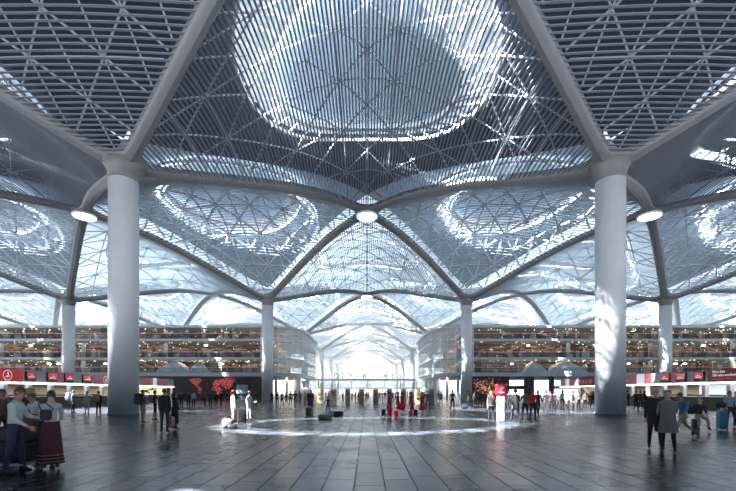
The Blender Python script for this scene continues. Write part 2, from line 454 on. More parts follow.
# ------------------------------------------------------------------ shopping galleries (side = -1 left, +1 right)
def X(px, d): return (px - CX) / F * d
def Z(py, d): return EYE + (HY - py) / F * d
def arc_path(off=0.0, y_end=112, x_far=112, n=14):
    """outline of the gallery front seen in plan, for the left side with positive offset outwards"""
    R = 8 + off; cx, cy = 22.3, 92.0
    pts = [(x_far, cy - R)]
    pts += [(cx - R * sin(t * PI / 2 / n), cy - R * cos(t * PI / 2 / n)) for t in range(n + 1)]
    pts += [(cx - R, y_end)]
    return pts
def gallery(side):
    W = 'left' if side < 0 else 'right'
    g = empty('shopping_gallery', (side * 60, 84, 0))
    tag(g, 'three storey shopping gallery with balconies and a rounded louvred corner, on the %s' % W, 'building')
    def T(x, y): return (side * x - side * 60, y - 84)
    def slab(name, z0, z1, off, m, y_end=112):
        p = [T(*q) for q in arc_path(off, y_end)] + [T(112, y_end)]
        b = MB(); b.poly(p, lambda a, c, h: (a, c, z0 + h), z1 - z0); return b.build(name, m, g)
    def strip(mb, off, z0, z1, th=.05, i0=0, i1=None, y_end=112):
        p = arc_path(off, y_end)[i0:i1]; q = arc_path(off - th, y_end)[i0:i1]
        n = len(p); vs = []
        for (a, c) in p: x, y = T(a, c); vs += [(x, y, z0), (x, y, z1)]
        for (a, c) in q: x, y = T(a, c); vs += [(x, y, z0), (x, y, z1)]
        fs = []
        for i in range(n - 1):
            a = 2 * i; b_ = 2 * n + 2 * i
            fs += [(a, a + 2, a + 3, a + 1), (b_, b_ + 1, b_ + 3, b_ + 2), (a, b_, b_ + 2, a + 2), (a + 1, a + 3, b_ + 3, b_ + 1)]
        mb.add(vs, fs, False)
    slab('floor_slab', 4.95, 5.75, 0, M['greyblue']); slab('floor_slab', 8.45, 8.95, 0, M['greyblue'])
    slab('floor_slab', 12.35, 12.85, 0, M['greyblue']); slab('roof_slab', 15.1, 15.6, .5, M['greyblue'])
    lv = [(5.75, 8.45), (8.95, 12.35), (12.85, 15.1)]
    for k, (z0, z1) in enumerate(lv):
        r = MB(); strip(r, -.1, z0, z0 + 1.1, .03); gl = r.build('balustrade', M['glass'], g)
        h = MB(); strip(h, -.06, z0 + 1.1, z0 + 1.17, .1); h.build('handrail', M['rail'], gl)
        b = MB(); p = arc_path(-6.2, 108)
        strip(b, -6.2, z0, z1, .25, y_end=108); b.build('shop_wall', M['shop'], g)
    # goods, display towers and kiosks between the shop wall and the rail
    rnd = random.Random(11 + side)
    for mk, cnt in (('goods1', 150), ('goods2', 150), ('goods3', 190), ('goods4', 50)):
        b = MB()
        for i in range(cnt):
            z0, z1 = rnd.choice(lv); x = rnd.uniform(20, 108); y = rnd.uniform(85.8, 89.6)
            w = rnd.uniform(.3, 1.6); h = rnd.uniform(.8, 2.2)
            x, y = T(x, y); b.box(x - w / 2, x + w / 2, y, y + .3, z0, z0 + h)
        tag(b.build('shop_goods', M[mk], g), kind='stuff')
    # pillars / fins
    for xx in (44, 62, 80, 98):
        b = MB()
        x, y = T(xx, 87.5); b.box(x - .3, x + .3, y - .3, y + .3, 5.75, 15.1); b.build('gallery_pillar', M['greyblue'], g)
    # lamps
    n = 0
    for k, (z0, z1) in enumerate(lv):
        b = MB()
        for i in range(95):
            x, y = T(rnd.uniform(19, 108), rnd.choice((85.0, 86.4, 88.2, 89.6))); rr = rnd.choice((.05, .07, .09))
            b.lathe([(rr, z1 - .10), (rr, z1 - .02)], (x, y, 0), 8)
        for i in range(110):
            x, y = T(rnd.uniform(19, 108), rnd.uniform(86, 90)); rr = rnd.choice((.04, .05, .07)); z = rnd.uniform(z0 + .5, z1 - .5)
            b.ball((x, y, z), rr, rr, rr, 6, 4)
        tag(b.build('ceiling_spotlights', M['spot'], g), kind='stuff')
    for xx, k in ((31, 0), (52, 1), (56, 0), (34.5, 1), (49, 1), (68, 0), (72, 1), (66, 0)):
        z0, z1 = lv[k]; x, y = T(xx, 85.6); b = MB()
        b.ball((x, y, z1 - .75), .42, .42, .22, 12, 8); pl = b.build('globe_lamp', M['globe'], g)
        b = MB(); b.tube([(x, y, z1 - .55), (x, y, z1)], .03, 6); b.build('lamp_cord', M['rail'], pl)
    # pale lace pavilions on the first gallery level
    for x0, x1, h in ((38, 45, 2.5), (33.6, 38.2, 2.5)) if side < 0 else ((33.5, 38.5, 2.4), (38.5, 47, 2.5)):
        xm = (x0 + x1) / 2; n = 16; b = MB(); vs = []; fs = []
        for j in range(2):
            for i in range(n + 1):
                t = i / n; x, y = T(x0 + (x1 - x0) * t, 84.7 + j * 3.4 + (1 - j) * 1.5 * (1 - abs(2 * t - 1)))
                vs.append((x, y, 5.75 + h * (1 - abs(2 * t - 1) ** 1.5)))
        for i in range(n): fs.append((i, i + 1, n + 2 + i, n + 1 + i))
        for j in range(2):
            for i in range(n + 1):
                x, y, z = vs[j * (n + 1) + i]; vs.append((x, y if j else .75, 5.75))
        o_ = 2 * (n + 1)
        for i in range(n): fs.append((i, o_ + i, o_ + i + 1, i + 1))
        b.add(vs, fs, False); b.build('lace_pavilion', M['lace'], g)
    # louvres round the corner, three bands, and along two bays of the front
    b = MB()
    for z0, z1 in lv:
        z = z0 + .25
        while z < z1 - .15:
            strip(b, .12, z, z + .14, .10, 1, None); z += .30
    b.build('louvre_screen', M['greyblue'], g)
    for xa, xb, k in ((30.5, 33.2, 0), (56, 62, 2), (84, 92, 1)) if side < 0 else ((24, 33, 0), (60, 66, 1), (52, 57, 0), (72, 90, 0)):
        z0, z1 = lv[k]; b = MB(); z = z0 + .3
        while z < z1 - .1:
            (x, y), (x2, _) = T(xa, 84.05), T(xb, 84.05); b.box(min(x, x2), max(x, x2), y, y + .1, z, z + .12); z += .36
        b.build('louvre_panel', M['goods2'], g)
    for t in range(0, 15, 2):                                        # vertical carriers of the louvres
        a, c = arc_path(.02)[1 + t]; x, y = T(a, c); b = MB(); b.box(x - .06, x + .06, y - .06, y + .06, 5.7, 15.2)
        b.build('louvre_post', M['white'], g)
    # legs under the rounded corner
    for a, c, r in ((20.0, 88.0, .28), (18.0, 89.8, .28), (16.2, 93, .8), (16.0, 100, .5), (15.8, 106, .5)):
        x, y = T(a, c); b = MB(); b.lathe([(r, 0), (r, 4.95)], (x, y, 0), 20); b.build('support_post', M['column'], g)
    # ground floor
    def gbox(name, m, xa, xb, ya, yb, z0, z1):
        (x, y), (x2, y2) = T(xa, ya), T(xb, yb); b = MB(); b.box(min(x, x2), max(x, x2), y, y2, z0, z1); return b.build(name, m, g)
    if side < 0:
        gbox('ground_wall', M['mapwall'], 24.8, 41.2, 85.2, 85.6, 0, 4.95)
        gbox('timber_panel', M['brown'], 22.0, 24.8, 85.1, 86.2, 0, 4.95)
        gbox('shop_wall', M['shop'], 41.2, 110, 90, 90.3, 0, 4.95)
        s_ = gbox('advert_screen', M['screen'], X(247, -85.1), X(237, -85.1), 85.05, 85.15, 1.35, 3.1)
        gbox('screen_frame', M['grey'], X(247.8, -85.1), X(236.2, -85.1), 85.12, 85.19, 1.25, 3.2)
        # world map in coral
        conts = [[(-20, 7.6), (-17, 8.3), (-12, 8), (-11, 7.2), (-13.2, 6.2), (-14, 5.2), (-12.5, 4.4), (-11, 4.2), (-11.5, 2.4), (-12.6, 1), (-13.4, 2.6), (-13.6, 4), (-15.6, 5.2), (-17.6, 6.2)],
                 [(-4, 6.2), (-1.5, 7.8), (1, 7.4), (2.6, 7.8), (5, 8.6), (9, 8.3), (11.6, 7.6), (10, 6.4), (9.4, 5.4), (8, 4.4), (7, 3.6), (6, 4.6), (4.8, 3.6), (4, 4.9), (2.2, 5), (1, 5.4), (-1, 5.2), (-3.4, 5.3)],
                 [(-4, 4.8), (-1, 5), (1.4, 4.5), (2.6, 3.4), (1.6, 2.4), (.6, .9), (-.6, 1.4), (-1.2, 3), (-3.6, 3.3), (-4.4, 4)],
                 [(8.2, 2.6), (10.4, 2.7), (11, 1.6), (9.4, .9), (8, 1.5)]]
        mp = MB()
        for c in conts:
            mp.poly([(a, b_) for a, b_ in c], lambda a, b_, h: (T(31.6 - a * .315, 0)[0], 1.13 - h, .25 + b_ * .53), .06)
        mp.build('world_map', M['coral'], g)
        md = MB(); md.use(M['coral'])
        for i in range(90):
            a = rnd.uniform(-19, 12); z = rnd.uniform(1.2, 4.6)
            x = T(31.6 - a * .315, 0)[0]; md.ball((x, 1.12, z), .07, .05, .07, 6, 4)
        tag(md.build('city_lights', M['coral'], g), kind='stuff')
    else:
        gbox('ground_wall', M['mapwall'], 22.0, 30.3, 85.2, 85.6, 0, 4.95)
        md = MB()
        for i in range(160):
            a = rnd.gauss(26, 1.8); z = rnd.gauss(2.6, .9)
            if .3 < z < 4.7 and 22.3 < a < 30.2: x = T(a, 0)[0]; s_ = rnd.uniform(.05, .13); md.ball((x, 1.15, z), s_, .05, s_, 6, 4)
        tag(md.build('wall_lights', mat('amber_dots', (.8, .4, .2), .5, emit=(1, .45, .25), es=.8), g), kind='stuff')
        for xa, xb in ((33.6, 35.6), (38.9, 39.9), (47.5, 48.6)): gbox('door_post', M['mapwall'], xa, xb, 85.2, 85.7, 0, 4.95)
        gbox('lintel', M['mapwall'], 30.3, 35.6, 85.25, 85.6, 2.2, 3.0); gbox('lintel', M['grey'], 39.9, 58, 85.25, 85.6, 2.3, 3.0)
        gbox('window_pane', M['skyglass'], 30.3, 58, 111.4, 111.45, 0, 4.95)
        gbox('shop_wall', M['shop'], 58, 110, 90, 90.3, 0, 4.95)
    return g
gallery(-1); gallery(1)

# ------------------------------------------------------------------ check-in islands along x = +-36
def bird_logo(mb, m, cx_, cz, r, fn):
    """ring with a swooping bird inside, as on the sign"""
    mb.use(m); n = 28
    vs = []; fs = []
    for k in range(n):
        t = 2 * PI * k / n
        for rr in (r, r * .88): vs.append(fn(cx_ + rr * cos(t), cz + rr * sin(t)))
    for k in range(n): a = 2 * k; b = 2 * ((k + 1) % n); fs.append((a, b, b + 1, a + 1))
    mb.add(vs, fs, False)
    P_ = [(-.55, -.35), (-.1, -.15), (.1, .15), (-.05, .55), (.12, .7), (.3, .35), (.28, .0), (.6, -.25), (.2, -.28), (-.05, -.42)]
    mb.add([fn(cx_ + a * r, cz + b * r) for a, b in P_], [tuple(range(len(P_)))], False)

def text_mesh(txt, size, m, name, parent, loc, rot, ext=.01, align='LEFT', sx=1):
    cu = bpy.data.curves.new(name, 'FONT'); cu.body = txt; cu.size = size; cu.extrude = ext; cu.align_x = align
    cu.resolution_u = 3
    o = bpy.data.objects.new(name, cu); C.objects.link(o)
    bpy.context.view_layer.update()
    me = bpy.data.meshes.new_from_object(o.evaluated_get(bpy.context.evaluated_depsgraph_get()))
    bpy.data.objects.remove(o); me.name = name; me.materials.clear(); me.materials.append(m)
    r = put(name, me, parent, loc); r.rotation_euler = rot; r.scale = (sx, 1, 1); return r

def island(side):
    W = 'left' if side < 0 else 'right'
    g = empty('check_in_island', (side * 36, 56, 0))
    tag(g, 'long check-in counter row with white posts and red and grey sign band, on the %s' % W, 'check-in counter')
    yA, yB = 30.0, 74.5
    def lb(name, m, x0, x1, ya, yb, z0, z1, par=None):              # x measured outwards from the aisle face
        b = MB(); xs = sorted((side * x0, side * x1)); b.box(xs[0], xs[1], ya - 56, yb - 56, z0, z1); return b.build(name, m, par or g)
    lb('sign_band', M['greyblue'], 0, .35, yA, yB, 2.68, 3.95)
    lb('glowing_edge_band', M['whitelit'], -.12, .5, yA, yB, 2.48, 2.68)  # white canopy edge; its glow is added to brighten the posts
    lb('canopy_roof', M['grey'], .35, 5.6, yA, yB, 2.55, 2.75)
    k = 0; y = yA + .8
    while y < 60:
        lb('post', M['white'], 0, .42, y, y + .42, 0, 2.48); y += 2.95; k += 1
    for y in (62.6, 68, 73.8): lb('post', M['white'], 0, .3, y, y + .3, 0, 2.48)
    lb('desk', M['brown'], -2.6, -1.9, yA, 61.5, 0, 1.15)
    lb('desk_top', M['rail'], -2.75, -1.6, yA, 61.5, 1.15, 1.2)
    lb('baggage_belt', M['dark'], -.9, -.2, yA, 61.5, 0, .45)
    if side < 0: lb('back_wall', M['goods2'], 5.2, 5.4, yA, yB, 0, 2.55)
    else:
        lb('back_wall', M['goods2'], 5.2, 5.4, 49.6, yB, 0, 2.55)
        lb('lit_back_window', mat('daylit_window', (.6, .7, .8), .3, emit=(.72, .83, .92), es=.75), 5.2, 5.3, yA, 49.6, .9, 2.5)
    lb('back_cabinet', M['brown'], 4.4, 5.2, yA, 61.5, 0, 1.35)
    def red_panel(ya, yb, m, name='sign_panel'): return lb(name, m, -.06, 0, ya, yb, 2.72, 3.98)
    def screen(ya, yb):
        s = lb('monitor', M['dark'], -.16, 0, ya, yb, 2.82, 3.86)
        lb('monitor_picture', M['screenred'], -.18, -.15, ya + .08, yb - .08, 3.05, 3.8, s)
        b = MB(); b.use(M['white_sign'])
        xx = side * -.19; ym = (ya + yb) / 2 - 56; w = (yb - ya)
        b.box(min(xx, xx + .01), max(xx, xx + .01), ym - w * .3, ym + w * .3, 3.22, 3.30)
        P_ = [(-.3, 0), (0, .05), (.1, .3), (.2, .05), (.35, -.02)]
        b.add([(xx, ym + a * w * .6, 3.42 + c * .6) for a, c in P_], [tuple(range(5))], False)
        b.build('picture_logo', None, s)
    if side < 0:
        s = red_panel(yA, 41.75, M['red'])
        b = MB(); bird_logo(b, M['white_sign'], 39.98, 3.34, .52, lambda a, z: (.075, a - 56, z)); b.build('bird_emblem', None, s)
        b = MB(); b.use(M['white_sign'])
        for a, c, z in ((38.3, 38.75, 3.45), (38.2, 38.8, 3.1)): b.box(.065, .08, a - 56, c - 56, z, z + .2)
        b.build('lettering_fragment', None, s)
        for a, c in ((42.1, 43.3), (44.9, 46.3), (47.5, 48.9), (50.5, 52.1)): screen(a, c)
        red_panel(46.45, 47.4, M['pink']); s = red_panel(52.6, 57.4, M['pink'])
        b = MB(); bird_logo(b, M['white_sign'], 55.0, 3.34, .5, lambda a, z: (.075, a - 56, z)); b.build('bird_emblem', None, s)
        lb('sign_panel', M['white_sign'], -.08, 0, 57.6, 59, 2.72, 3.98)
        s = red_panel(64, 66.5, M['pink']); red_panel(67.3, 68.3, M['white_sign']); red_panel(68.8, 72, M['pink'])
    else:
        s = red_panel(yA, 42.25, M['darkred'])
        for txt, z, sz, m in (('More than', 3.62, .30, M['white_sign']), ('220 cities worldwide', 3.26, .30, M['white_sign'])):
            text_mesh(txt, sz * 1.15, m, 'sign_lettering', s, (-.08, 41.6 - 56, z), (PI / 2, 0, -PI / 2))
        b = MB(); b.use(M['red'])
        for a, c in ((40.3, 41.6), (39.2, 40.1), (37.6, 39.0), (36.2, 37.4), (34.9, 36.0)): b.box(-.075, -.06, a - 56, c - 56, 2.92, 3.06)
        b.build('small_print_line', None, s)
        for a, c in ((42.6, 43.9), (45.0, 46.5), (47.4, 48.9)): screen(a, c)
        red_panel(46.6, 47.35, M['pink']); lb('sign_panel', M['white_sign'], -.07, 0, 51.9, 53.3, 2.72, 3.98)
        red_panel(50.6, 51.8, M['screenred']); s = red_panel(53.3, 58.0, M['pink'])
        b = MB(); bird_logo(b, M['darkred'], 56.2, 3.34, .5, lambda a, z: (-.075, a - 56, z)); b.build('bird_emblem', None, s)
        s = red_panel(63.4, 68, M['darkred'])
        b = MB(); b.use(M['pink'])
        for a, c in ((63.9, 64.9), (65.2, 66.0), (66.2, 67.0), (67.2, 67.8)): b.box(-.075, -.06, a - 56, c - 56, 3.0, 3.7)
        b.build('sign_letter_blocks', None, s)
        red_panel(69.5, 71, M['pink']); red_panel(71.2, 72.4, M['white_sign'])
    if side < 0:
        bp = lb('backlit_panel', M['yellow'], 1.2, 1.4, 62.8, 74.2, 1.15, 2.5)
        ai = MB(); ai.use(M['dark'])
        pts = [(64.5, 1.75), (66, 1.9), (68.4, 2.1), (69.4, 2.42), (69.8, 2.4), (69.5, 2.12), (70.3, 2.1), (69.5, 2.02), (67.6, 1.85), (68.8, 1.45), (68.3, 1.45), (66.4, 1.74)]
        ai.poly([(a - 56, c) for a, c in pts], lambda a, c, h: (-1.18 + h, a, c), .05); ai.build('aeroplane_silhouette', None, bp)
        lb('shop_counter', M['goods1'], .4, 1.2, 62.8, 74.2, 0, 1.1)
    else:
        lb('shop_wall', M['shop'], 3, 3.2, 62, 74, 0, 2.5)
    return g
island(-1); island(1)
# belt / desk ends reach behind the frame edge; queue ropes stand before the left desk

# ------------------------------------------------------------------ departures gate
g = empty('departures_gate', (0, 58, 0)); tag(g, 'wide pale glass gate beam with raised DEPARTURES lettering at the aisle end', 'gate')
bx('top_beam', M['white'], g, -9.5, 9.7, -.25, .25, 3.3, 3.56)
bx('lower_beam', M['white'], g, -9.5, 9.7, -.1, .1, 2.12, 2.24)
for i in range(9):
    x = -9.4 + i * 2.375
    bx('gate_post', M['white'], g, x - .06, x + .06, -.1, .1, 0 if i in (0, 8) else 2.12, 3.3)
    if i < 8: bx('glass_panel', M['glass'], g, x + .08, x + 2.3, -.02, .02, 2.25, 3.28)
lt = M['letter'] = mat('grey_blue_letters', (.07, .08, .11), .4)
for i, ch in enumerate('DEPARTURES'):
    text_mesh(ch, 1.1, lt, 'raised_letter', g, (-4.45 + i * 1.03, -.1, 3.62), (PI / 2, 0, 0), .05, 'CENTER')
names = ['leftmost', 'second', 'third', 'fourth', 'middle', 'sixth', 'seventh', 'eighth', 'rightmost']
for i in range(9):
    x = X(320 + 13.9 * i, 55)
    k = empty('service_kiosk', (x, 55, 0)); tag(k, 'ochre upright kiosk in front of the departures gate, %s of nine' % names[i], 'kiosk', 'ochre kiosks before the gate')
    b = MB(); b.rbox(-.36, .36, -.25, .25, 0, 2.05, .05); b.build('cabinet', M['ochre'], k)
    b = MB(); b.rbox(-.24, .24, -.29, -.245, 1.15, 1.75, .015, 2); b.build('display', M['goods1'], k)
    b = MB(); b.box(-.3, .3, -.42, -.25, .92, .98); b.build('shelf', M['ochre'], k)

# information totem on the right
t = empty('information_totem', (X(502.5, 22), 22.3, 0)); tag(t, 'white upright totem with a glowing red sign head, beside the person in a red scarf', 'totem')
b = MB(); b.rbox(-.2, .2, -.13, .13, 0, 1.5, .03); b.build('white_body', mat('totem_grey', (.30, .32, .33), .5), t)
b = MB(); b.rbox(-.27, .27, -.16, .16, 1.45, 2.1, .06); hd = b.build('red_head', M['red'], t)
b = MB(); bird_logo(b, M['white_sign'], 0, 1.86, .12, lambda a, z: (a, -.165, z)); b.use(M['white_sign']); b.box(-.16, .16, -.17, -.16, 1.6, 1.66); b.build('head_emblem', None, hd)

# ------------------------------------------------------------------ camera, sun, sky
cam = bpy.data.cameras.new('camera'); co = bpy.data.objects.new('camera', cam); C.objects.link(co)
co.location = (0, 0, EYE); co.rotation_euler = (PI / 2, 0, 0)
cam.sensor_width = 36; cam.lens = F / 736 * 36; cam.clip_end = 2000
cam.shift_x = (368 - CX) / 736; cam.shift_y = (HY - 245.5) / 736
bpy.context.scene.camera = co
sun = bpy.data.lights.new('sun', 'SUN'); SUNV = Vector((20.3, 10.9, -29)); so = bpy.data.objects.new('sun', sun); C.objects.link(so)
dirv = SUNV; so.rotation_euler = dirv.to_track_quat('-Z', 'Y').to_euler()
sun.energy = 260; sun.angle = math.radians(.8); sun.color = (1, .97, .93)

w = bpy.data.worlds.new('sky'); bpy.context.scene.world = w; w.use_nodes = True; nt = w.node_tree; nt.nodes.clear()
N = nt.nodes.new; L = nt.links.new
o = N('ShaderNodeOutputWorld'); bg = N('ShaderNodeBackground'); tc = N('ShaderNodeTexCoord'); sp = N('ShaderNodeSeparateXYZ')
L(tc.outputs['Generated'], sp.inputs[0])
r = N('ShaderNodeMapRange'); r.inputs['From Min'].default_value = -.2; r.inputs['From Max'].default_value = 1
L(sp.outputs[1], r.inputs['Value'])
cr = N('ShaderNodeValToRGB'); e = cr.color_ramp.elements
e[0].color = (.05, .075, .11, 1); e[1].color = (1, 1.0, 1.0, 1); e[1].position = .97; x = e.new(.55); x.color = (.24, .32, .42, 1)
x = e.new(.85); x.color = (.62, .72, .84, 1)
L(r.outputs[0], cr.inputs[0]); L(cr.outputs[0], bg.inputs[0]); 
r2 = N('ShaderNodeMapRange'); r2.inputs['From Min'].default_value = .93; r2.inputs['From Max'].default_value = .995
r2.inputs['To Min'].default_value = 1.9; r2.inputs['To Max'].default_value = 4; r2.interpolation_type = 'SMOOTHSTEP'
L(sp.outputs[1], r2.inputs['Value']); L(r2.outputs[0], bg.inputs[1])
L(bg.outputs[0], o.inputs[0])

def area(name, loc, rot, sx, sy, e, col=(1, 1, 1)):
    l = bpy.data.lights.new(name, 'AREA'); l.shape = 'RECTANGLE'; l.size = sx; l.size_y = sy; l.energy = e; l.color = col
    o = bpy.data.objects.new(name, l); C.objects.link(o); o.location = loc; o.rotation_euler = rot; return o
for s in (-1, 1):                                                    # warm strip lighting inside each gallery level
    for z in (8.35, 12.25, 15.0):
        area('gallery_strip', (s * 62, 87.5, z), (0, 0, 0), 84, 2, 850, (1, .80, .60))
    for z in (4.8, 8.35, 12.25, 15.0): area('gallery_corner_fill', (s * 18.6, 98, z), (0, 0, 0), 2.5, 18, 900, (1, .80, .60))  # added area lights without fittings, brightening the dark corner return
    area('counter_fill', (s * 38.3, 50, 2.4), (0, 0, 0), 2, 44, 1300, (1, .93, .82))  # added area light without a fitting, brightens the counter interior

sc = bpy.context.scene
sc.view_settings.view_transform = 'Standard'; sc.view_settings.look = 'None'; sc.view_settings.gamma = 1
sc.view_settings.exposure = 0
cy = sc.cycles
cy.use_denoising = True; cy.max_bounces = 7; cy.diffuse_bounces = 3; cy.glossy_bounces = 3; cy.transmission_bounces = 3
cy.transparent_max_bounces = 10; cy.sample_clamp_indirect = 6; cy.caustics_reflective = False; cy.caustics_refractive = False

# thin haze in the deep part of the hall
hz = MB(); hz.box(-140, 140, 94.02, 255, .02, 25.0); hz.box(-14, 14, 50, 94.0, .02, 15.0); ho = hz.build('hall_haze'); tag(ho, kind='structure')
hm = bpy.data.materials.new('haze'); hm.use_nodes = True; nt = hm.node_tree; nt.nodes.clear()
o = nt.nodes.new('ShaderNodeOutputMaterial'); v = nt.nodes.new('ShaderNodeVolumeScatter'); v.inputs['Density'].default_value = .0075
v.inputs['Anisotropy'].default_value = .5; v.inputs['Color'].default_value = (.93, .96, 1, 1)
nt.links.new(v.outputs[0], o.inputs['Volume']); ho.data.materials.append(hm)
cy.volume_bounces = 1; cy.volume_step_rate = 4

# ------------------------------------------------------------------ people
def cmat(name, c, r=.8): 
    if name not in M: M[name] = mat(name, c, r)
    return M[name]
CL = {  # cloth colours by plain word
 'black': (.010, .010, .013), 'charcoal': (.03, .032, .037), 'grey': (.16, .16, .16), 'white': (.46, .48, .48), 'cream': (.38, .34, .27),
 'navy': (.015, .022, .05), 'blue': (.09, .17, .34), 'denim': (.04, .06, .11), 'brown': (.09, .055, .035), 'khaki': (.36, .32, .24),
 'olive': (.09, .10, .05), 'red': (.55, .02, .03), 'maroon': (.065, .010, .022), 'tan': (.38, .24, .12), 'pale green': (.42, .48, .44),
 'ochre': (.42, .34, .17), 'pale blue': (.32, .42, .52)}
for k, c in CL.items(): cmat('cloth_' + k.replace(' ', '_'), c)
def cl(k): return M['cloth_' + k.replace(' ', '_')]
SK = [cmat('skin_light', (.50, .30, .22), .55), cmat('skin_tan', (.32, .18, .12), .55)]
HR = {'dark': cmat('hair_dark', (.02, .014, .010), .5), 'brown': cmat('hair_brown', (.07, .04, .022), .5), 'grey': cmat('hair_grey', (.35, .35, .34), .6)}
SHOE = cmat('shoe_black', (.012, .012, .012), .4); EYE_M = cmat('eye_dark', (.01, .01, .01), .2); LIP = cmat('lips', (.35, .11, .10), .5)

def rotx(v, a, o): 
    y, z = v.y - o.y, v.z - o.z
    return Vector((v.x, o.y + y * cos(a) - z * sin(a), o.z + y * sin(a) + z * cos(a)))
def fk(pose):
    """joint positions, figure faces -y; pose: lean, legs L/R (fwd, out, knee), arms (fwd, out, elbow, inward), head (turn, nod)"""
    J = {}; P0 = Vector((0, 0, .95)); lean = pose.get('lean', 0); S = pose.get('slim', 1)
    def up(x, y, z): return rotx(Vector((x, y, z)), lean, P0)
    J['pelvis'] = P0.copy(); J['waist'] = rotx(Vector((0, 0, 1.10)), lean * .6, P0); J['chest'] = up(0, .0, 1.27); J['upper'] = up(0, .01, 1.39)
    J['neck'] = up(0, -.0, 1.475); nod = pose.get('nod', 0)
    def hd(x, y, z): return rotx(up(x, y, z), nod, J['neck'])
    J['jaw'] = hd(0, -.025, 1.555); J['skull'] = hd(0, -.008, 1.625); J['crown'] = hd(0, .002, 1.675)
    lows = []
    for sd, n in ((1, 'L'), (-1, 'R')):
        f, o, k = pose.get('leg' + n, (0, .03, 0.04))
        h = P0 + Vector((sd * .095, 0, -.05)); J['hip' + n] = h
        d = Vector((sd * sin(o), -sin(f) * cos(o), -cos(f) * cos(o))); kn = h + d * .42; J['knee' + n] = kn
        f2 = f - k; d2 = Vector((sd * sin(o * .5), -sin(f2) * cos(o), -cos(f2) * cos(o))); an = kn + d2 * .40; J['ankle' + n] = an
        pt = pose.get('foot' + n, 0)
        fa = pt + (f2 if abs(f2) > .9 else f2 * .5)
        J['heel' + n] = an + Vector((0, .045 * cos(fa), -.045))
        J['toe' + n] = an + Vector((sd * .03, -.15 * cos(fa), -.05 + .15 * sin(fa)))
        lows += [J['toe' + n].z - .035, J['heel' + n].z - .035]
        f, o, e, inn = pose.get('arm' + n, (.05, .12, .15, 0))
        s = up(sd * .175 * S, .01, 1.375); J['shoulder' + n] = s; f += -lean
        d = Vector((sd * sin(o), -sin(f) * cos(o), -cos(f) * cos(o))); el = s + d * .285; J['elbow' + n] = el
        f2 = f + e; d2 = Vector((sd * sin(o) * .4 - sd * sin(inn), -sin(f2) * cos(inn), -cos(f2) * cos(inn))).normalized()
        J['wrist' + n] = el + d2 * .245; J['palm' + n] = el + d2 * .30; J['dir' + n] = d2
    dz = -min(lows) if not pose.get('free') else 0
    for k in J:
        if not k.startswith('dir'): J[k] = J[k] + Vector((0, 0, dz))
    return J, dz, hd
BONES = [('pelvis', 'waist'), ('waist', 'chest'), ('chest', 'upper'), ('upper', 'neck'), ('neck', 'jaw'), ('jaw', 'skull'), ('skull', 'crown')]
for n in 'LR': BONES += [('pelvis', 'hip' + n), ('hip' + n, 'knee' + n), ('knee' + n, 'ankle' + n), ('ankle' + n, 'toe' + n), ('ankle' + n, 'heel' + n),
                         ('upper', 'shoulder' + n), ('shoulder' + n, 'elbow' + n), ('elbow' + n, 'wrist' + n), ('wrist' + n, 'palm' + n)]
RAD = {'pelvis': .135, 'waist': .125, 'chest': .145, 'upper': .12, 'neck': .055, 'jaw': .066, 'skull': .085, 'crown': .066, 'hip': .095, 'knee': .060, 'ankle': .043,
       'toe': .036, 'heel': .034, 'shoulder': .068, 'elbow': .046, 'wrist': .030, 'palm': .036}
BODY = {}
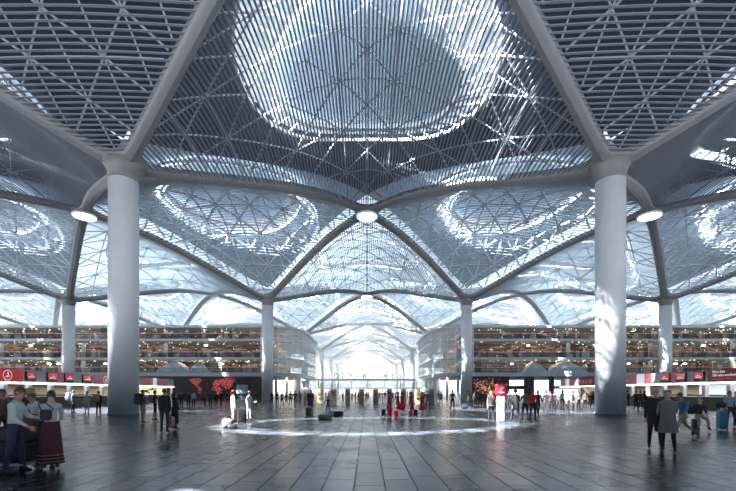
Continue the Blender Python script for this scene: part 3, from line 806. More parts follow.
def body_mesh(key, pose, hero=False, sleeves=True, shorts=False, bare_legs=False, bulk=1.0):
    J, dz, hd = fk(pose); names = [k for k in J if not k.startswith('dir')]; idx = {k: i for i, k in enumerate(names)}
    me = bpy.data.meshes.new('skel'); me.from_pydata([J[k] for k in names], [(idx[a], idx[b]) for a, b in BONES], [])
    o = bpy.data.objects.new('skel', me); C.objects.link(o)
    md = o.modifiers.new('s', 'SKIN'); md.use_smooth_shade = True; md.branch_smoothing = .4
    for i, k in enumerate(names):
        r = RAD[k.rstrip('LR')] * (bulk if k[:4] not in ('neck', 'jaw', 'skul', 'crow', 'palm', 'wris') else 1)
        me.skin_vertices[0].data[i].radius = (r, r); me.skin_vertices[0].data[i].use_root = (k == 'pelvis')
    ss = o.modifiers.new('b', 'SUBSURF'); ss.levels = 2 if hero else 1
    bpy.context.view_layer.update()
    ev = bpy.data.meshes.new_from_object(o.evaluated_get(bpy.context.evaluated_depsgraph_get()))
    bpy.data.objects.remove(o)
    mb = MB(); mb.mats = [SK[0], cl('grey'), cl('navy'), SHOE, EYE_M]
    segs = [(J[a], J[b], a, b) for a, b in BONES]
    def near(p):
        best = None
        for A, B_, a, b in segs:
            d = B_ - A; t = max(0, min(1, (p - A).dot(d) / d.length_squared)); q = (p - A - d * t).length
            if best is None or q < best[0]: best = (q, a, b, t)
        return best
    vs = [v.co.copy() for v in ev.vertices]; fs = []; ms = []
    for f in ev.polygons:
        _, a, b, t = near(f.center); b_ = b.rstrip('LR')
        if b_ in ('jaw', 'skull', 'crown'): m = 0
        elif b_ == 'neck': m = 1 if t < .35 else 0
        elif b_ in ('toe', 'heel'): m = 3
        elif b_ == 'palm': m = 0
        elif b_ == 'wrist': m = 1 if (sleeves and t < .9) else 0
        elif b_ == 'elbow': m = 1 if (sleeves or t < .6) else 0
        elif b_ == 'ankle': m = (0 if (shorts or bare_legs) else 2) if t < .85 else (0 if bare_legs else 3)
        elif b_ == 'knee': m = 0 if (bare_legs and t > .5) else 2
        elif b_ == 'hip': m = 2
        elif b_ == 'waist' : m = 2 if t < .25 else 1
        else: m = 1
        fs.append(list(f.vertices)); ms.append(m)
    mb.v = [tuple(v) for v in vs]; mb.f = fs; mb.m = ms; mb.sm = [True] * len(fs)
    def H(x, y, z): return hd(x, y, z) + Vector((0, 0, dz))
    mb.cur = 0
    mb.tube([H(0, -.085, 1.632), H(0, -.104, 1.600), H(0, -.088, 1.592)], [.007, .015, .008], 6)   # nose
    for sd in (-1, 1):
        mb.ball(H(sd * .083, .005, 1.612), .012, .02, .03, 6, 5)                                     # ears
    if hero:
        mb.cur = 4
        for sd in (-1, 1): mb.ball(H(sd * .032, -.083, 1.632), .012, .008, .008, 8, 6)
        mb.cur = 0; mb.tube([H(-.022, -.088, 1.568), H(0, -.094, 1.567), H(.022, -.088, 1.568)], [.004, .008, .004], 6)
    # hands: five unequal bent fingers rooted in the palm
    for n, sd in (('L', 1), ('R', -1)):
        d = J['dir' + n]; pm = J['palm' + n]; sidev = d.cross(Vector((sd, 0, 0)));
        if sidev.length < .2: sidev = Vector((0, 1, 0))
        sidev.normalize(); inw = sidev.cross(d).normalized()
        if inw.x * sd > 0: inw = -inw
        mb.cur = 0
        for q, ln in ((-.027, .055), (-.009, .074), (.009, .080), (.027, .070)):
            a = pm + sidev * q; b = pm + sidev * (q * 1.15) + d * (.02 + ln * .55); c = b + d * ln * .35 + inw * ln * .3
            mb.tube([a, b, c, c + d * ln * .08 + inw * ln * .25], [.010, .0095, .008, .006], 6 if hero else 4)
        t0 = pm - sidev * .02 - d * .02; t1 = pm - sidev * .05 + d * .02 + inw * .012
        mb.tube([t0, t1, t1 + d * .035 + inw * .012], [.012, .011, .008], 6 if hero else 4)
    r = mb.mesh('person_' + key); bpy.data.meshes.remove(ev)
    BODY[key] = dict(me=r, J=J, H=H, pose=pose, bulk=bulk, bare=bare_legs)
    return BODY[key]

def hair_mesh(key, style):
    H = BODY[key]['H']; mb = MB(); n, m = 14, 9
    vs = []; fs = []
    for i in range(m + 1):
        ph = PI * .74 * i / m
        for k in range(n):
            t = 2 * PI * k / n; front = -sin(t)                       # +1 at the face
            p2 = ph * (1 - .55 * max(0, front))
            vs.append(H(.088 * sin(p2) * cos(t), .004 + .103 * sin(p2) * sin(t), 1.628 + .108 * cos(p2)))
    for i in range(m):
        for k in range(n): fs.append((i * n + k, i * n + (k + 1) % n, i * n + n + (k + 1) % n, i * n + n + k))
    mb.add(vs, fs, True)
    if style == 'long':
        mb.tube([H(0, .05, 1.64), H(0, .085, 1.56), H(0, .095, 1.46), H(0, .09, 1.38)], [.075, .085, .08, .04], 10)
    if style == 'bun': mb.ball(H(0, .115, 1.66), .042, .04, .042, 10, 6)
    return mb.mesh('hair')
def skirt_mesh(key, z1, flare, top=1.04, fold=.0, w0=.155):
    J = BODY[key]['J']; mb = MB(); n = 28; rows = 8; vs = []; fs = []; P0 = J['pelvis']; dz = P0.z - .95
    kn = (J['kneeL'] + J['kneeR']) / 2; an = (J['ankleL'] + J['ankleR']) / 2
    for i in range(rows + 1):
        t = i / rows; z = top + (z1 - top) * t
        c = P0.lerp(kn, min(1, max(0, (.95 - z) / .45))) if z > .5 else kn.lerp(an, min(1, (.5 - z) / .42))
        w = w0 + (flare - w0) * t; dp = w * .78
        sp = max(abs(J['kneeL'].y - J['kneeR'].y) * .4 * t, 0)
        for k in range(n):
            a = 2 * PI * k / n; q = 1 + fold * t * cos(7 * a)
            vs.append((c.x + w * q * cos(a), c.y + (dp * q + sp) * sin(a), z + dz))
    for i in range(rows):
        for k in range(n): fs.append((i * n + k, i * n + (k + 1) % n, i * n + n + (k + 1) % n, i * n + n + k))
    mb.add(vs, fs, True); return mb.mesh('skirt')
HAIRS = {}
def person(px, foot, ang, key, label, shirt='grey', legs='navy', hair='dark', style='short', extra=None, h=1.72, skin=0, group=None, d=None, shoes=None):
    """figure standing where the photo's pixel column px meets the floor at pixel row foot; ang turns it from facing the viewer"""
    if d is None: d = EYE * F / (foot - HY)
    bd = BODY[key]
    o = put('person', bd['me'], None, (X(px, d), d, 0)); o.rotation_euler = (0, 0, ang); s = h / 1.72; o.scale = (s, s, s)
    for i, m in enumerate((SK[skin], cl(shirt), cl(legs), shoes or SHOE)):
        o.material_slots[i].link = 'OBJECT'; o.material_slots[i].material = m
    tag(o, label, 'person', group)
    if style != 'bald':
        hk = (key, style)
        if hk not in HAIRS: HAIRS[hk] = hair_mesh(key, style); HAIRS[hk].materials.append(HR['dark'])
        ho = put('hair', HAIRS[hk], o); ho.material_slots[0].link = 'OBJECT'; ho.material_slots[0].material = HR[hair]
    if extra: extra(o, key)
    return o

STAND = dict(legL=(.04, .05, .05), legR=(-.03, .05, .03))
body_mesh('stand', dict(STAND, armL=(.08, .14, .25, 0), armR=(-.02, .14, .2, 0)))
body_mesh('stand2', dict(STAND, armL=(.35, .12, 1.2, .3), armR=(.02, .14, .15, 0), nod=.1))
body_mesh('walk', dict(legL=(.42, .02, .08), legR=(-.28, .02, .30), armL=(-.35, .1, .2, 0), armR=(.35, .1, .35, 0), footR=-.4), shorts=False)
body_mesh('walk2', dict(legL=(-.22, .02, .25), legR=(.34, .02, .05), armL=(.3, .1, .4, 0), armR=(-.3, .12, .1, 0), footL=-.3))
body_mesh('shorts', dict(legL=(.12, .06, .1), legR=(-.1, .06, .1), armL=(.3, .15, 1.3, .3), armR=(.2, .15, 1.2, .3)), shorts=True, sleeves=False)
body_mesh('woman', dict(legL=(.25, .01, .06), legR=(-.16, .01, .2), armL=(.1, .12, .2, 0), armR=(-.3, .16, .05, 0), footR=-.3, slim=.86), bare_legs=True, bulk=.86)
body_mesh('woman_stand', dict(legL=(.02, .02, .03), legR=(-.02, .02, .03), armL=(.2, .12, .9, .3), armR=(.1, .12, .3, .1), slim=.86), bulk=.88)
body_mesh('akimbo', dict(legL=(0, .12, .02), legR=(0, .12, .02), armL=(-.1, .75, .5, .85), armR=(-.1, .75, .5, .85)))
body_mesh('sit', dict(legL=(1.5, .12, 1.5), legR=(1.45, .12, 1.35), armL=(.4, .1, .9, .2), armR=(.5, .1, .8, .2), lean=.12, nod=.2))

# --- garments and carried things
def skirt(z1, flare, col, fold=.03, trim=None):
    def f(o, key):
        me = skirt_mesh(key, z1, flare, fold=fold); me.materials.append(cl(col)); s = put('skirt', me, o)
        if trim:
            bd = BODY[key]; mb = MB(); dz = 0
            for z in (z1 + .06, z1 + .13, z1 + .2):
                an = (bd['J']['ankleL'] + bd['J']['ankleR']) / 2; t = (1.04 - z) / (1.04 - z1); w = .155 + (flare - .155) * t + .008
                pts = [(an.x + w * cos(a) * (1 + fold * t * cos(7 * a)), an.y + w * .78 * sin(a) * (1 + fold * t * cos(7 * a)), z) for a in [2 * PI * k / 42 for k in range(43)]]
                mb.tube(pts, .008, 4)
            mb.build('skirt_trim', cl(trim), s)
    return f
def coat(col, z1=.62, flare=.22):
    def f(o, key):
        J = BODY[key]['J']; mb = MB(); n = 28; vs = []; fs = []; dz = J['pelvis'].z - .95
        prof = [(1.45, .09, .08), (1.42, .15, .11), (1.37, .20, .145), (1.27, .195, .155), (1.12, .175, .15), (.95, .185, .16), (.8, (.19 + flare) / 2, .17), (z1, flare, .185)]
        for z, w, dp in prof:
            t = max(0, (z - .95) / .5); cx_, cy_ = J['pelvis'].x + (J['upper'].x - J['pelvis'].x) * t, J['pelvis'].y + (J['upper'].y - J['pelvis'].y) * t
            for k in range(n):
                a = 2 * PI * k / n; vs.append((cx_ + w * cos(a), cy_ + dp * sin(a), z + dz))
        for i in range(len(prof) - 1):
            for k in range(n):
                if i >= 5 and k == 21: continue
                fs.append((i * n + k, i * n + (k + 1) % n, i * n + n + (k + 1) % n, i * n + n + k))
        mb.add(vs, fs, True); mb.build('coat', cl(col), o)
    return f
def hat(col, brim=.17):
    def f(o, key):
        H = BODY[key]['H']; c = H(0, 0, 1.69); mb = MB()
        mb.lathe([(brim, -.015), (brim * .98, 0), (.105, .012), (.10, .09), (.07, .115), (.01, .12)], c, 20); mb.build('hat', cl(col), o)
    return f
def cap(col):
    def f(o, key):
        H = BODY[key]['H']; c = H(0, 0, 1.66); mb = MB()
        mb.lathe([(.098, -.01), (.098, .03), (.075, .075), (.01, .092)], c, 16); c2 = H(0, -.12, 1.66); mb.ball(c2, .06, .06, .01, 10, 5); mb.build('cap', cl(col), o)
    return f
def scarf(col):
    def f(o, key):
        H = BODY[key]['H']; mb = MB(); pts = [H(.075 * cos(a), .01 + .075 * sin(a), 1.47) for a in [2 * PI * k / 14 for k in range(15)]]
        mb.tube(pts, .032, 6); mb.tube([H(.03, -.09, 1.46), H(.05, -.16, 1.35), H(.05, -.165, 1.12)], [.03, .04, .045], 6); mb.build('scarf', cl(col), o)
    return f
def both(*fs):
    def f(o, key):
        for g_ in fs: g_(o, key)
    return f
def backpack(o, key, col, label, sz=1.0):
    """rides on the back of the figure o, yet is a thing of its own"""
    J = BODY[key]['J']; c = J['chest']; b = MB(); w = .17 * sz
    e = empty('backpack', o.location, o.rotation_euler[2]); e.scale = o.scale; tag(e, label, 'backpack')
    b.rbox(c.x - w, c.x + w, c.y + .13, c.y + .13 + .22 * sz, c.z - .28 * sz, c.z + .24 * sz, .06, 3); b.build('bag_body', cl(col), e)
    b = MB(); b.rbox(c.x - w * .7, c.x + w * .7, c.y + .13 + .20 * sz, c.y + .13 + .29 * sz, c.z - .24 * sz, c.z + .02, .03, 2); b.build('front_pocket', cl(col), e)
    for s in (-1, 1):
        b = MB(); b.tube([(c.x + s * .10, c.y + .14, c.z - .15), (c.x + s * .13, c.y - .14, c.z - .02), (c.x + s * .11, c.y - .12, c.z + .12), (c.x + s * .10, c.y + .15, c.z + .2)], .018, 6)
        b.build('strap', cl('charcoal'), e)
    return e
SC = {}
def suitcase(x, y, ang, col, label, h=.62, group=None, handle=.35, tilt=0):
    e = empty('suitcase', (x, y, 0), ang); e.rotation_euler = (tilt, 0, ang); tag(e, label, 'suitcase', group); w = h * .33
    b = MB(); b.rbox(-w, w, -h * .18, h * .18, .06, .06 + h, .05, 3)
    b.build('case_shell', cl(col), e)
    b = MB()
    for k in (-.5, 0, .5): b.box(w * k - .012, w * k + .012, -h * .18 - .008, -h * .18, .12, h)
    b.build('shell_ribs', cl('charcoal'), e)
    for sx in (-1, 1):
        for sy in (-1, 1):
            b = MB(); b.tube([(sx * w * .8 - .012, sy * h * .13, .03), (sx * w * .8 + .012, sy * h * .13, .03)], .03, 10); b.build('wheel', cl('black'), e)
    b = MB(); t = .06 + h
    b.tube([(-w * .5, 0, t - .02), (-w * .5, 0, t + handle), (w * .5, 0, t + handle), (w * .5, 0, t - .02)], .011, 6); b.build('pull_handle', M['rail'], e)
    return e
def gp(px, foot): d = EYE * F / (foot - HY); return X(px, d), d
def holdall(px, foot, col, label, L_=.55, hgt=.3, ang=0, z=0, name='travel_bag', pos=None):
    x, y = pos or gp(px, foot); e = empty(name, (x, y, z), ang); tag(e, label, 'bag')
    b = MB(); b.rbox(-L_ / 2, L_ / 2, -hgt * .42, hgt * .42, 0, hgt, hgt * .3, 4); b.build('bag_body', cl(col), e)
    for s in (-1, 1):
        b = MB(); b.tube([(-L_ * .2, s * hgt * .36, hgt * .8), (-L_ * .12, s * hgt * .2, hgt * 1.3), (L_ * .12, s * hgt * .2, hgt * 1.3), (L_ * .2, s * hgt * .36, hgt * .8)], .012, 6); b.build('handle', cl('charcoal'), e)
    return e
# --- foreground group on the left
HB = dict(hero=True)
body_mesh('left_man', dict(legL=(.16, .03, .12), legR=(-.10, .03, .12), armL=(.55, .08, .95, .1), armR=(.25, .12, .75, .1), lean=.06, nod=.30), hero=True, bulk=1.05)
body_mesh('skirt_woman', dict(legL=(.04, .02, .06), legR=(-.04, .02, .05), armL=(.55, .12, 1.15, .1), armR=(.5, .12, 1.0, .1), lean=.08, nod=.28, slim=.88), hero=True, bulk=.9)
body_mesh('hat_person', dict(legL=(.05, .06, .05), legR=(-.04, .06, .05), armL=(.45, .12, .95, .2), armR=(.6, .12, 1.0, .2), lean=.16, nod=.35), hero=True, bulk=1.0)
person(15, 475, PI * .62, 'left_man', 'man in loose pale green shirt and dark trousers leaning over the loaded trolley', 'pale green', 'navy', 'brown', skin=1, h=1.74)
person(51, 469.5, -PI * .80, 'skirt_woman', 'woman in white top and long maroon skirt with banded hem, seen from behind', 'white', 'maroon', 'dark', 'short', skirt(.13, .25, 'maroon', .05, 'tan'), h=1.68)
person(38, 463, -.35, 'hat_person', 'person in white shirt and tan sun hat bending over the bags, between two companions', 'white', 'charcoal', 'brown', 'short', hat('tan', .16), h=1.68, skin=1)
person(2, 452, .9, 'stand2', 'person in brown shirt cut by the left picture edge', 'brown', 'black', 'dark', h=1.72, skin=1)
holdall(6, 455, 'black', 'big black bag standing at the far left edge', .55, .75, .3)
# shoulder bag
e = empty('shoulder_bag', (X(46, 8.05), 8.05, 0), .3); tag(e, 'black bag hanging on the back of the woman in the maroon skirt', 'bag')
b = MB(); b.rbox(-.10, .10, -.05, .05, 1.08, 1.30, .05, 3); b.build('bag_body', cl('black'), e)
b = MB(); b.tube([(-.08, 0, 1.27), (-.13, .0, 1.42), (-.10, .12, 1.47), (.08, .12, 1.30), (.09, 0, 1.25)], .012, 6); b.build('strap', cl('black'), e)
# trolley
tx, ty = X(29, 8.7), 8.55
e = empty('luggage_trolley', (tx, ty, 0), .12); tag(e, 'dark luggage trolley between the people at far left', 'trolley')
b = MB(); b.rbox(-.36, .36, -.55, .55, .16, .20, .015, 2); b.build('platform', M['rail'], e)
b = MB(); b.tube([(-.33, .5, .18), (-.33, .58, 1.0), (.33, .58, 1.0), (.33, .5, .18)], .018, 8); b.build('push_frame', M['rail'], e)
for sx in (-1, 1):
    for sy in (-1, 1):
        b = MB(); b.tube([(sx * .3 - .02, sy * .45, .08), (sx * .3 + .02, sy * .45, .08)], .08, 14); b.build('wheel', cl('black'), e)
for (cx_, cy_, z0, w, dd, hh, c, lab) in ((-.02, 0, .21, .62, .8, .40, 'black', 'large black suitcase lying lowest on the luggage trolley'),
                                     (.02, .02, .62, .58, .7, .26, 'charcoal', 'charcoal suitcase lying on the black one on the trolley')):
    s = empty('suitcase', (tx + cx_, ty + cy_, z0), .12); tag(s, lab, 'suitcase')
    b = MB(); b.rbox(-w / 2, w / 2, -dd / 2, dd / 2, 0, hh, .06, 3); b.build('case_shell', cl(c), s)
    b = MB(); b.tube([(-.1, -dd / 2, hh * .5), (-.08, -dd / 2 - .05, hh * .5), (.08, -dd / 2 - .05, hh * .5), (.1, -dd / 2, hh * .5)], .012, 6); b.build('handle', cl('charcoal'), s)
holdall(0, 0, 'brown', 'soft brown patterned bag on top of the trolley load', .56, .30, .1, .885, pos=(tx, ty))

# --- foreground group on the right
body_mesh('suit_man', dict(legL=(.10, .06, .08), legR=(-.08, .05, .05), armL=(.30, .10, .75, .3), armR=(-.03, .16, .15, 0), nod=.16), hero=True, bulk=1.08)
body_mesh('coat_man', dict(legL=(.08, .04, .08), legR=(-.10, .05, .12), armL=(.35, .12, 1.1, .2), armR=(.45, .10, .95, .2), lean=.06, nod=.18), hero=True, bulk=1.1)
body_mesh('lunge', dict(legL=(1.05, .05, .45), legR=(-.62, .05, .45), armL=(.5, .1, .5, .1), armR=(.25, .1, .6, .1), lean=.22, nod=.15, footR=-.5), hero=True)
body_mesh('lean_back', dict(legL=(.55, .04, .12), legR=(.25, .05, .25), armL=(.2, .12, .6, .1), armR=(.3, .12, .5, .1), lean=-.10, nod=.1), hero=True)
body_mesh('sit_hero', dict(legL=(1.30, .12, 1.25), legR=(1.15, .14, 1.2), armL=(.35, .1, .9, .2), armR=(.3, .1, .8, .2), lean=.10, nod=.1), hero=True, bulk=1.08)
person(655, 448.8, -.35, 'suit_man', 'man in black suit facing the person in the long grey coat', 'black', 'black', 'grey', extra=coat('black', .70, .19), h=1.74)
person(668, 452.5, PI * .86, 'coat_man', 'grey haired person in long grey overcoat and black trousers, seen from behind', 'grey', 'black', 'grey', extra=both(coat('grey', .55, .235), cap('grey')), h=1.68)
holdall(661, 446, 'black', 'black handbag low between the suited man and the grey coat', .36, .34, .4, .42)
person(684, 438, -PI * .42, 'lunge', 'man in blue shirt and khaki trousers stepping with one leg far forward', 'blue', 'khaki', 'brown', h=1.78)
holdall(690, 434, 'black', 'black bag at the hip of the striding man in khaki trousers', .42, .26, .2, .78)
s_ = person(699, 431, -.3, 'sit_hero', 'bald man in dark waistcoat and light trousers sitting on a green suitcase', 'charcoal', 'khaki', 'grey', 'bald', h=1.66)
x, y = gp(700, 430.5); suitcase(x + .02, y + .28, .2, 'olive', 'green suitcase under the seated man', .42, handle=.02)
x, y = gp(722, 430); suitcase(x, y, 1.15, 'blue', 'upright teal blue suitcase on the right beside the man in plaid shirt', .78, handle=.1)
SCB = bpy.data.objects
holdall(721, 429, 'black', 'black bag lying on top of the teal blue suitcase', .42, .22, .1, .96)
person(730, 428, -.5, 'lean_back', 'man in blue plaid shirt leaning beside the teal suitcase, leg stretched', 'pale blue', 'navy', 'dark', h=1.70)
person(737, 427, .2, 'stand', 'person in olive shirt cut by the right picture edge', 'olive', 'black', 'brown', h=1.68)
# repaint the teal case
for o in list(C.objects):
    if o.name.startswith('case_shell') and o.parent and 'teal' in o.parent.get('label', ''):
        o.data.materials.clear(); o.data.materials.append(cmat('teal_shell', (.02, .22, .33), .35))

# --- hikers group mid left
p = person(143, 423.5, PI * .9, 'shorts', 'hiker in grey shorts with big dark backpack, leftmost of the group by the left column', 'grey', 'khaki', 'brown', h=1.76); backpack(p, 'shorts', 'charcoal', 'big dark backpack of the leftmost hiker', 1.15)
p = person(155, 421, PI * .7, 'shorts', 'hiker in dark shirt and shorts half hidden behind the jeans wearer', 'charcoal', 'navy', 'dark', h=1.72); backpack(p, 'shorts', 'blue', 'blue grey backpack of the half hidden hiker', .95)
person(164.5, 433, PI, 'stand', 'man in dark jacket and blue jeans, back turned, among the hikers by the column', 'black', 'denim', 'brown', extra=coat('charcoal', .82, .2), h=1.78)
person(175, 430, PI * .8, 'woman_stand', 'woman in long dark clothes at the right end of the hikers group', 'black', 'black', 'dark', 'long', extra=skirt(.3, .2, 'black'), h=1.66)
holdall(171.5, 430.5, 'tan', 'tan shopping bag held between the jeans wearer and the dark dressed woman', .26, .50, .1, .12)
# --- by the left counter
p = person(73, 413.5, PI * .6, 'stand2', 'traveller with grey blue backpack near the left counter', 'grey', 'navy', 'dark', h=1.75); backpack(p, 'stand2', 'pale blue', 'pale blue backpack near the left counter', 1.2)
person(87, 415, .2, 'woman_stand', 'slim person in white shirt and open black jacket at the left counter', 'white', 'white', 'dark', h=1.7)
p = person(98.5, 416, PI, 'stand', 'traveller in black with tan rucksack at the left counter', 'black', 'black', 'dark', h=1.72); backpack(p, 'stand', 'tan', 'tan rucksack near the left counter', 1.0)
# --- white clad pair
person(233, 422.5, PI * .75, 'stand', 'man all in white with red cap, left of the white clad pair', 'white', 'cream', 'dark', extra=cap('red'), h=1.72)
person(249, 421, PI * .4, 'stand2', 'person in white shirt and white trousers facing left over a dark suitcase', 'white', 'white', 'dark', h=1.70, skin=1)
x, y = gp(242, 423); suitcase(x, y, .1, 'black', 'tall black suitcase between the two white clad people', .72, handle=.06)
holdall(228, 428.5, 'grey', 'grey and white bag on the floor at the left end of the light ring', .52, .46, .3)
holdall(232.5, 428.8, 'black', 'small black bag against the grey bag on the light ring', .38, .2, .2)
# --- brown pair with children and luggage heap
person(310.5, 414, .3, 'stand', 'man in dark brown coat with suitcase left of the luggage heap', 'brown', 'brown', 'brown', extra=coat('brown', .6, .2), h=1.85)
x, y = gp(308.5, 417.5); suitcase(x, y, .1, 'brown', 'brown suitcase beside the man in the dark brown coat', .56, handle=.1)
person(328, 413.5, 0, 'akimbo', 'child sized figure in black with hands on hips behind the luggage heap', 'black', 'black', 'brown', h=1.30)
holdall(325, 419.4, 'cream', 'cream bag lying flat in the luggage heap', .85, .30, 0)
holdall(331.8, 415.6, 'white', 'white bag lying in the middle of the luggage heap', .6, .30, .2)
holdall(338.5, 416.5, 'charcoal', 'charcoal bag lying at the right of the luggage heap', .62, .36, -.3)
# --- five women in red
REDM = [(389, 416, 1, 'leftmost'), (398, 415.6, 1, 'second'), (402.5, 416.6, 0, 'middle'), (411, 416, 1, 'fourth'), (422.5, 416.4, 0, 'rightmost')]
for px, ft, wk, w_ in REDM:
    person(px, ft, PI * .62 if wk else PI * .7, 'woman', 'woman in red uniform dress and cap, %s of five walking left' % w_ , 'red', 'red', 'dark', 'bun', extra=both(skirt(.42, .20, 'red'), cap('red')), h=1.60, group='women in red uniform')
for px, ft, w_ in ((383.5, 416.5, 'leftmost'), (390, 417, 'second'), (396, 417.4, 'middle'), (410, 417.4, 'fourth'), (415.5, 416.8, 'rightmost')):
    x, y = gp(px, ft); suitcase(x, y, .5, 'red' if w_ in ('middle', 'second') else 'maroon', 'small red trolley case, %s of five pulled by the women in red' % w_, .42, 'red trolley cases', handle=.3)
person(428, 411, PI, 'walk', 'man in grey walking behind the women in red', 'grey', 'grey', 'grey', h=1.78)
# --- right middle
person(452.5, 411, 0, 'stand2', 'man in charcoal standing alone left of the right second column', 'charcoal', 'black', 'dark', h=1.8)
person(469, 408, PI * .5, 'walk', 'person in dark clothes walking left at the foot of the right second column', 'charcoal', 'navy', 'dark', h=1.74)
holdall(464.5, 409, 'black', 'small black bag trailing left of the walking person by the right second column', .5, .42)
person(491.2, 421, .1, 'stand2', 'person with red scarf and grey jacket beside the white totem', 'grey', 'navy', 'brown', extra=both(scarf('red'), coat('charcoal', .85, .19)), h=1.72)
person(515.5, 423.5, PI, 'walk', 'person all in black walking away right of the totem', 'black', 'navy', 'dark', extra=coat('black', .66, .2), h=1.78)
person(525, 421, PI, 'shorts', 'person in grey jacket and dark shorts between two walkers right of the totem', 'grey', 'charcoal', 'brown', h=1.74)
person(533, 422, .1, 'stand', 'person in open black coat over red shirt right of the totem', 'red', 'black', 'dark', extra=lambda o, k: None, h=1.78)
person(538, 417, 0, 'walk2', 'person in navy behind the red shirted walker', 'navy', 'navy', 'grey', h=1.72)

# --- smaller figures, with the clothes the photo shows
GL = [
 # px, foot, ang, key, shirt, legs, hair, where
 (181.5, 408.5, 0, 'stand', 'black', 'black', 'dark', 'before the left end of the coral map'),
 (188.5, 409, 3.1, 'stand2', 'maroon', 'black', 'dark', 'under the left end of the coral map'),
 (193.5, 409.5, 3.1, 'stand', 'pale blue', 'black', 'dark', 'under the left part of the coral map'),
 (200, 407, .3, 'woman_stand', 'red', 'grey', 'brown', 'before the coral map'),
 (205, 407, 2.8, 'stand', 'grey', 'charcoal', 'dark', 'before the coral map'),
 (210.5, 407.5, 3, 'stand2', 'charcoal', 'black', 'dark', 'before the middle of the coral map'),
 (216, 407.5, 3.2, 'stand', 'navy', 'navy', 'dark', 'before the middle of the coral map'),
 (221, 407.5, 2.9, 'walk', 'black', 'black', 'dark', 'before the right part of the coral map'),
 (227, 406.5, 0, 'woman_stand', 'brown', 'brown', 'brown', 'right of the coral map'),
 (255.5, 405, 1.2, 'stand', 'charcoal', 'grey', 'dark', 'left of the left second column'),
 (272, 406.5, .4, 'stand', 'brown', 'charcoal', 'dark', 'just right of the left second column'),
 (277.5, 405.5, 3, 'stand2', 'charcoal', 'black', 'dark', 'under the left gallery corner'),
 (282, 407, 0, 'stand', 'maroon', 'black', 'dark', 'under the left gallery corner'),
 (286, 406, 2, 'walk', 'charcoal', 'charcoal', 'brown', 'under the left gallery corner'),
 (290.5, 407, 3, 'stand', 'olive', 'black', 'dark', 'under the left gallery corner'),
 (295, 409, .4, 'walk2', 'brown', 'grey', 'dark', 'under the left gallery corner'),
 (300, 405.5, 3, 'woman_stand', 'grey', 'brown', 'brown', 'right of the left gallery corner'),
 (441, 405.5, 0, 'stand', 'grey', 'charcoal', 'dark', 'under the right gallery corner'),
 (458.5, 406.5, 3, 'woman_stand', 'charcoal', 'brown', 'dark', 'under the right gallery corner'),
 (475, 406, 0, 'stand', 'brown', 'black', 'brown', 'before the dotted wall by the second column'),
 (480, 407, 3, 'stand2', 'charcoal', 'charcoal', 'dark', 'before the dotted wall by the second column'),
 (485.5, 406.5, 2, 'stand', 'olive', 'black', 'dark', 'before the dotted wall left of the totem'),
 (509, 411, 3, 'stand', 'black', 'black', 'dark', 'just right of the totem'),
 (546, 412, 3.1, 'stand', 'black', 'charcoal', 'dark', 'in the dark group near the right doors'),
 (550.5, 412.5, 3.1, 'stand2', 'maroon', 'black', 'dark', 'in the dark group near the right doors'),
 (554, 411.5, 2.9, 'stand', 'charcoal', 'black', 'brown', 'in the dark group near the right doors'),
 (559, 411, .2, 'walk', 'grey', 'charcoal', 'dark', 'in the group near the right doors'),
 (562.5, 410, 3, 'stand', 'pale blue', 'navy', 'dark', 'in the group near the right doors'),
 (567.5, 413.5, .1, 'woman_stand', 'white', 'charcoal', 'brown', 'at the head of the right queue'),
 (573, 411.5, 1, 'stand2', 'charcoal', 'black', 'dark', 'in the right queue'),
 (578.5, 410.5, .3, 'stand', 'cream', 'black', 'dark', 'in the right queue'),
 (585, 410.5, 0, 'stand', 'khaki', 'black', 'brown', 'at the end of the right queue'),
 (593, 408, 2, 'walk2', 'brown', 'charcoal', 'dark', 'just left of the right front column'),
 (627.5, 408.5, 3, 'stand', 'charcoal', 'black', 'dark', 'just right of the right front column'),
 (636, 410, 3, 'stand2', 'maroon', 'black', 'dark', 'between right front column and suited man'),
 (640.5, 409.5, 2.6, 'stand', 'brown', 'charcoal', 'brown', 'between right front column and suited man'),
 (645, 410, .4, 'woman_stand', 'charcoal', 'black', 'dark', 'left of the suited man by the right counter'),
]
wordc = {'charcoal': 'charcoal', 'maroon': 'maroon', 'pale blue': 'pale blue'}
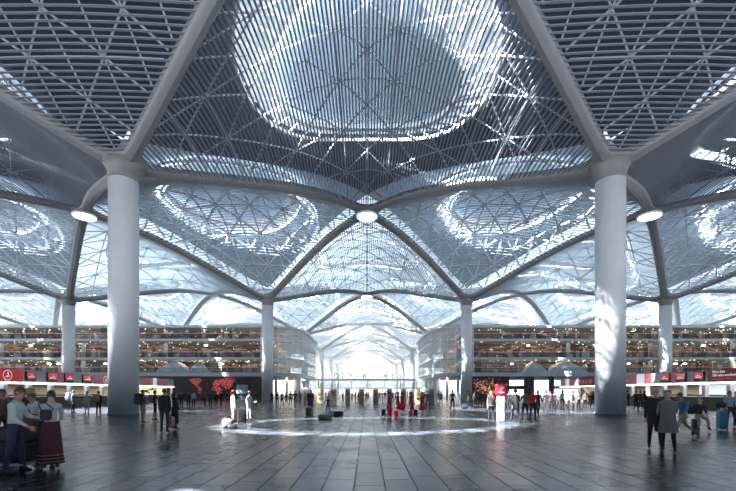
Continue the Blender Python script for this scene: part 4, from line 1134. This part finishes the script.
for i, (px, ft, a, key, sh, lg, hr, wh) in enumerate(GL):
    person(px, ft, a, key, 'figure in %s top, %s legs, %s' % (sh, lg, wh), sh, lg, hr, 'long' if 'woman' in key else 'short', h=1.66 + (i * 37 % 13) / 100)
# crowd before the gate, pale in the glare
rnd = random.Random(5)
cols = ['ochre', 'khaki', 'brown', 'grey', 'olive', 'tan', 'charcoal', 'cream']
px = 305.0; n_ = 0
while px < 440:
    dd_ = rnd.choice((rnd.uniform(52.5, 56.8), rnd.uniform(59.2, 64))); ft = 392 + EYE * F / dd_
    if not any(abs(px - (320 + 13.9 * k)) < 6 for k in range(9)) or dd_ > 56.2:
        person(px, ft, rnd.uniform(0, 6.2), rnd.choice(['stand', 'stand2', 'walk', 'woman_stand', 'walk2']), 'tiny figure standing in the crowd around the ochre kiosks in the bright glare',
               rnd.choice(cols), rnd.choice(cols), rnd.choice(['dark', 'brown']), h=rnd.uniform(1.6, 1.8), group='crowd before the departures gate'); n_ += 1
    px += rnd.uniform(2.0, 3.6)
# staff behind the counters
for sd, lab in ((-1, 'left'), (1, 'right')):
    for k, y in enumerate((41.6, 44.5, 47.2, 50.2, 53.3)):
        x = sd * 37.6
        person(0, 0, -sd * PI / 2, 'stand2', 'clerk in dark uniform behind the %s counter, %s from the near end' % (lab, ('first', 'second', 'third', 'fourth', 'fifth')[k]), 'charcoal', 'black', 'dark', h=1.62, d=y, group='clerks behind the counters').location = (x, y, 0)
# people on the galleries
for sd in (-1, 1):
    for k, (xx, z) in enumerate(((47.9, 5.75), (49.6, 5.75), (29, 8.95), (60, 12.85), (70, 5.75))):
        o = person(0, 0, PI * (k % 2) * .9, 'woman_stand' if k < 2 else 'stand', 'visitor behind the %s gallery rail, %s' % ('left' if sd < 0 else 'right', ('in white beside the lace pavilion', 'in maroon a step outward from the pavilion', 'on the middle level', 'on the top level', 'on the lowest level far out')[k]),
                   ('white', 'maroon', 'cream', 'charcoal', 'brown')[k], 'charcoal', 'dark', 'long' if k < 2 else 'short', d=85)
        o.location = (sd * xx, 84.9, z)
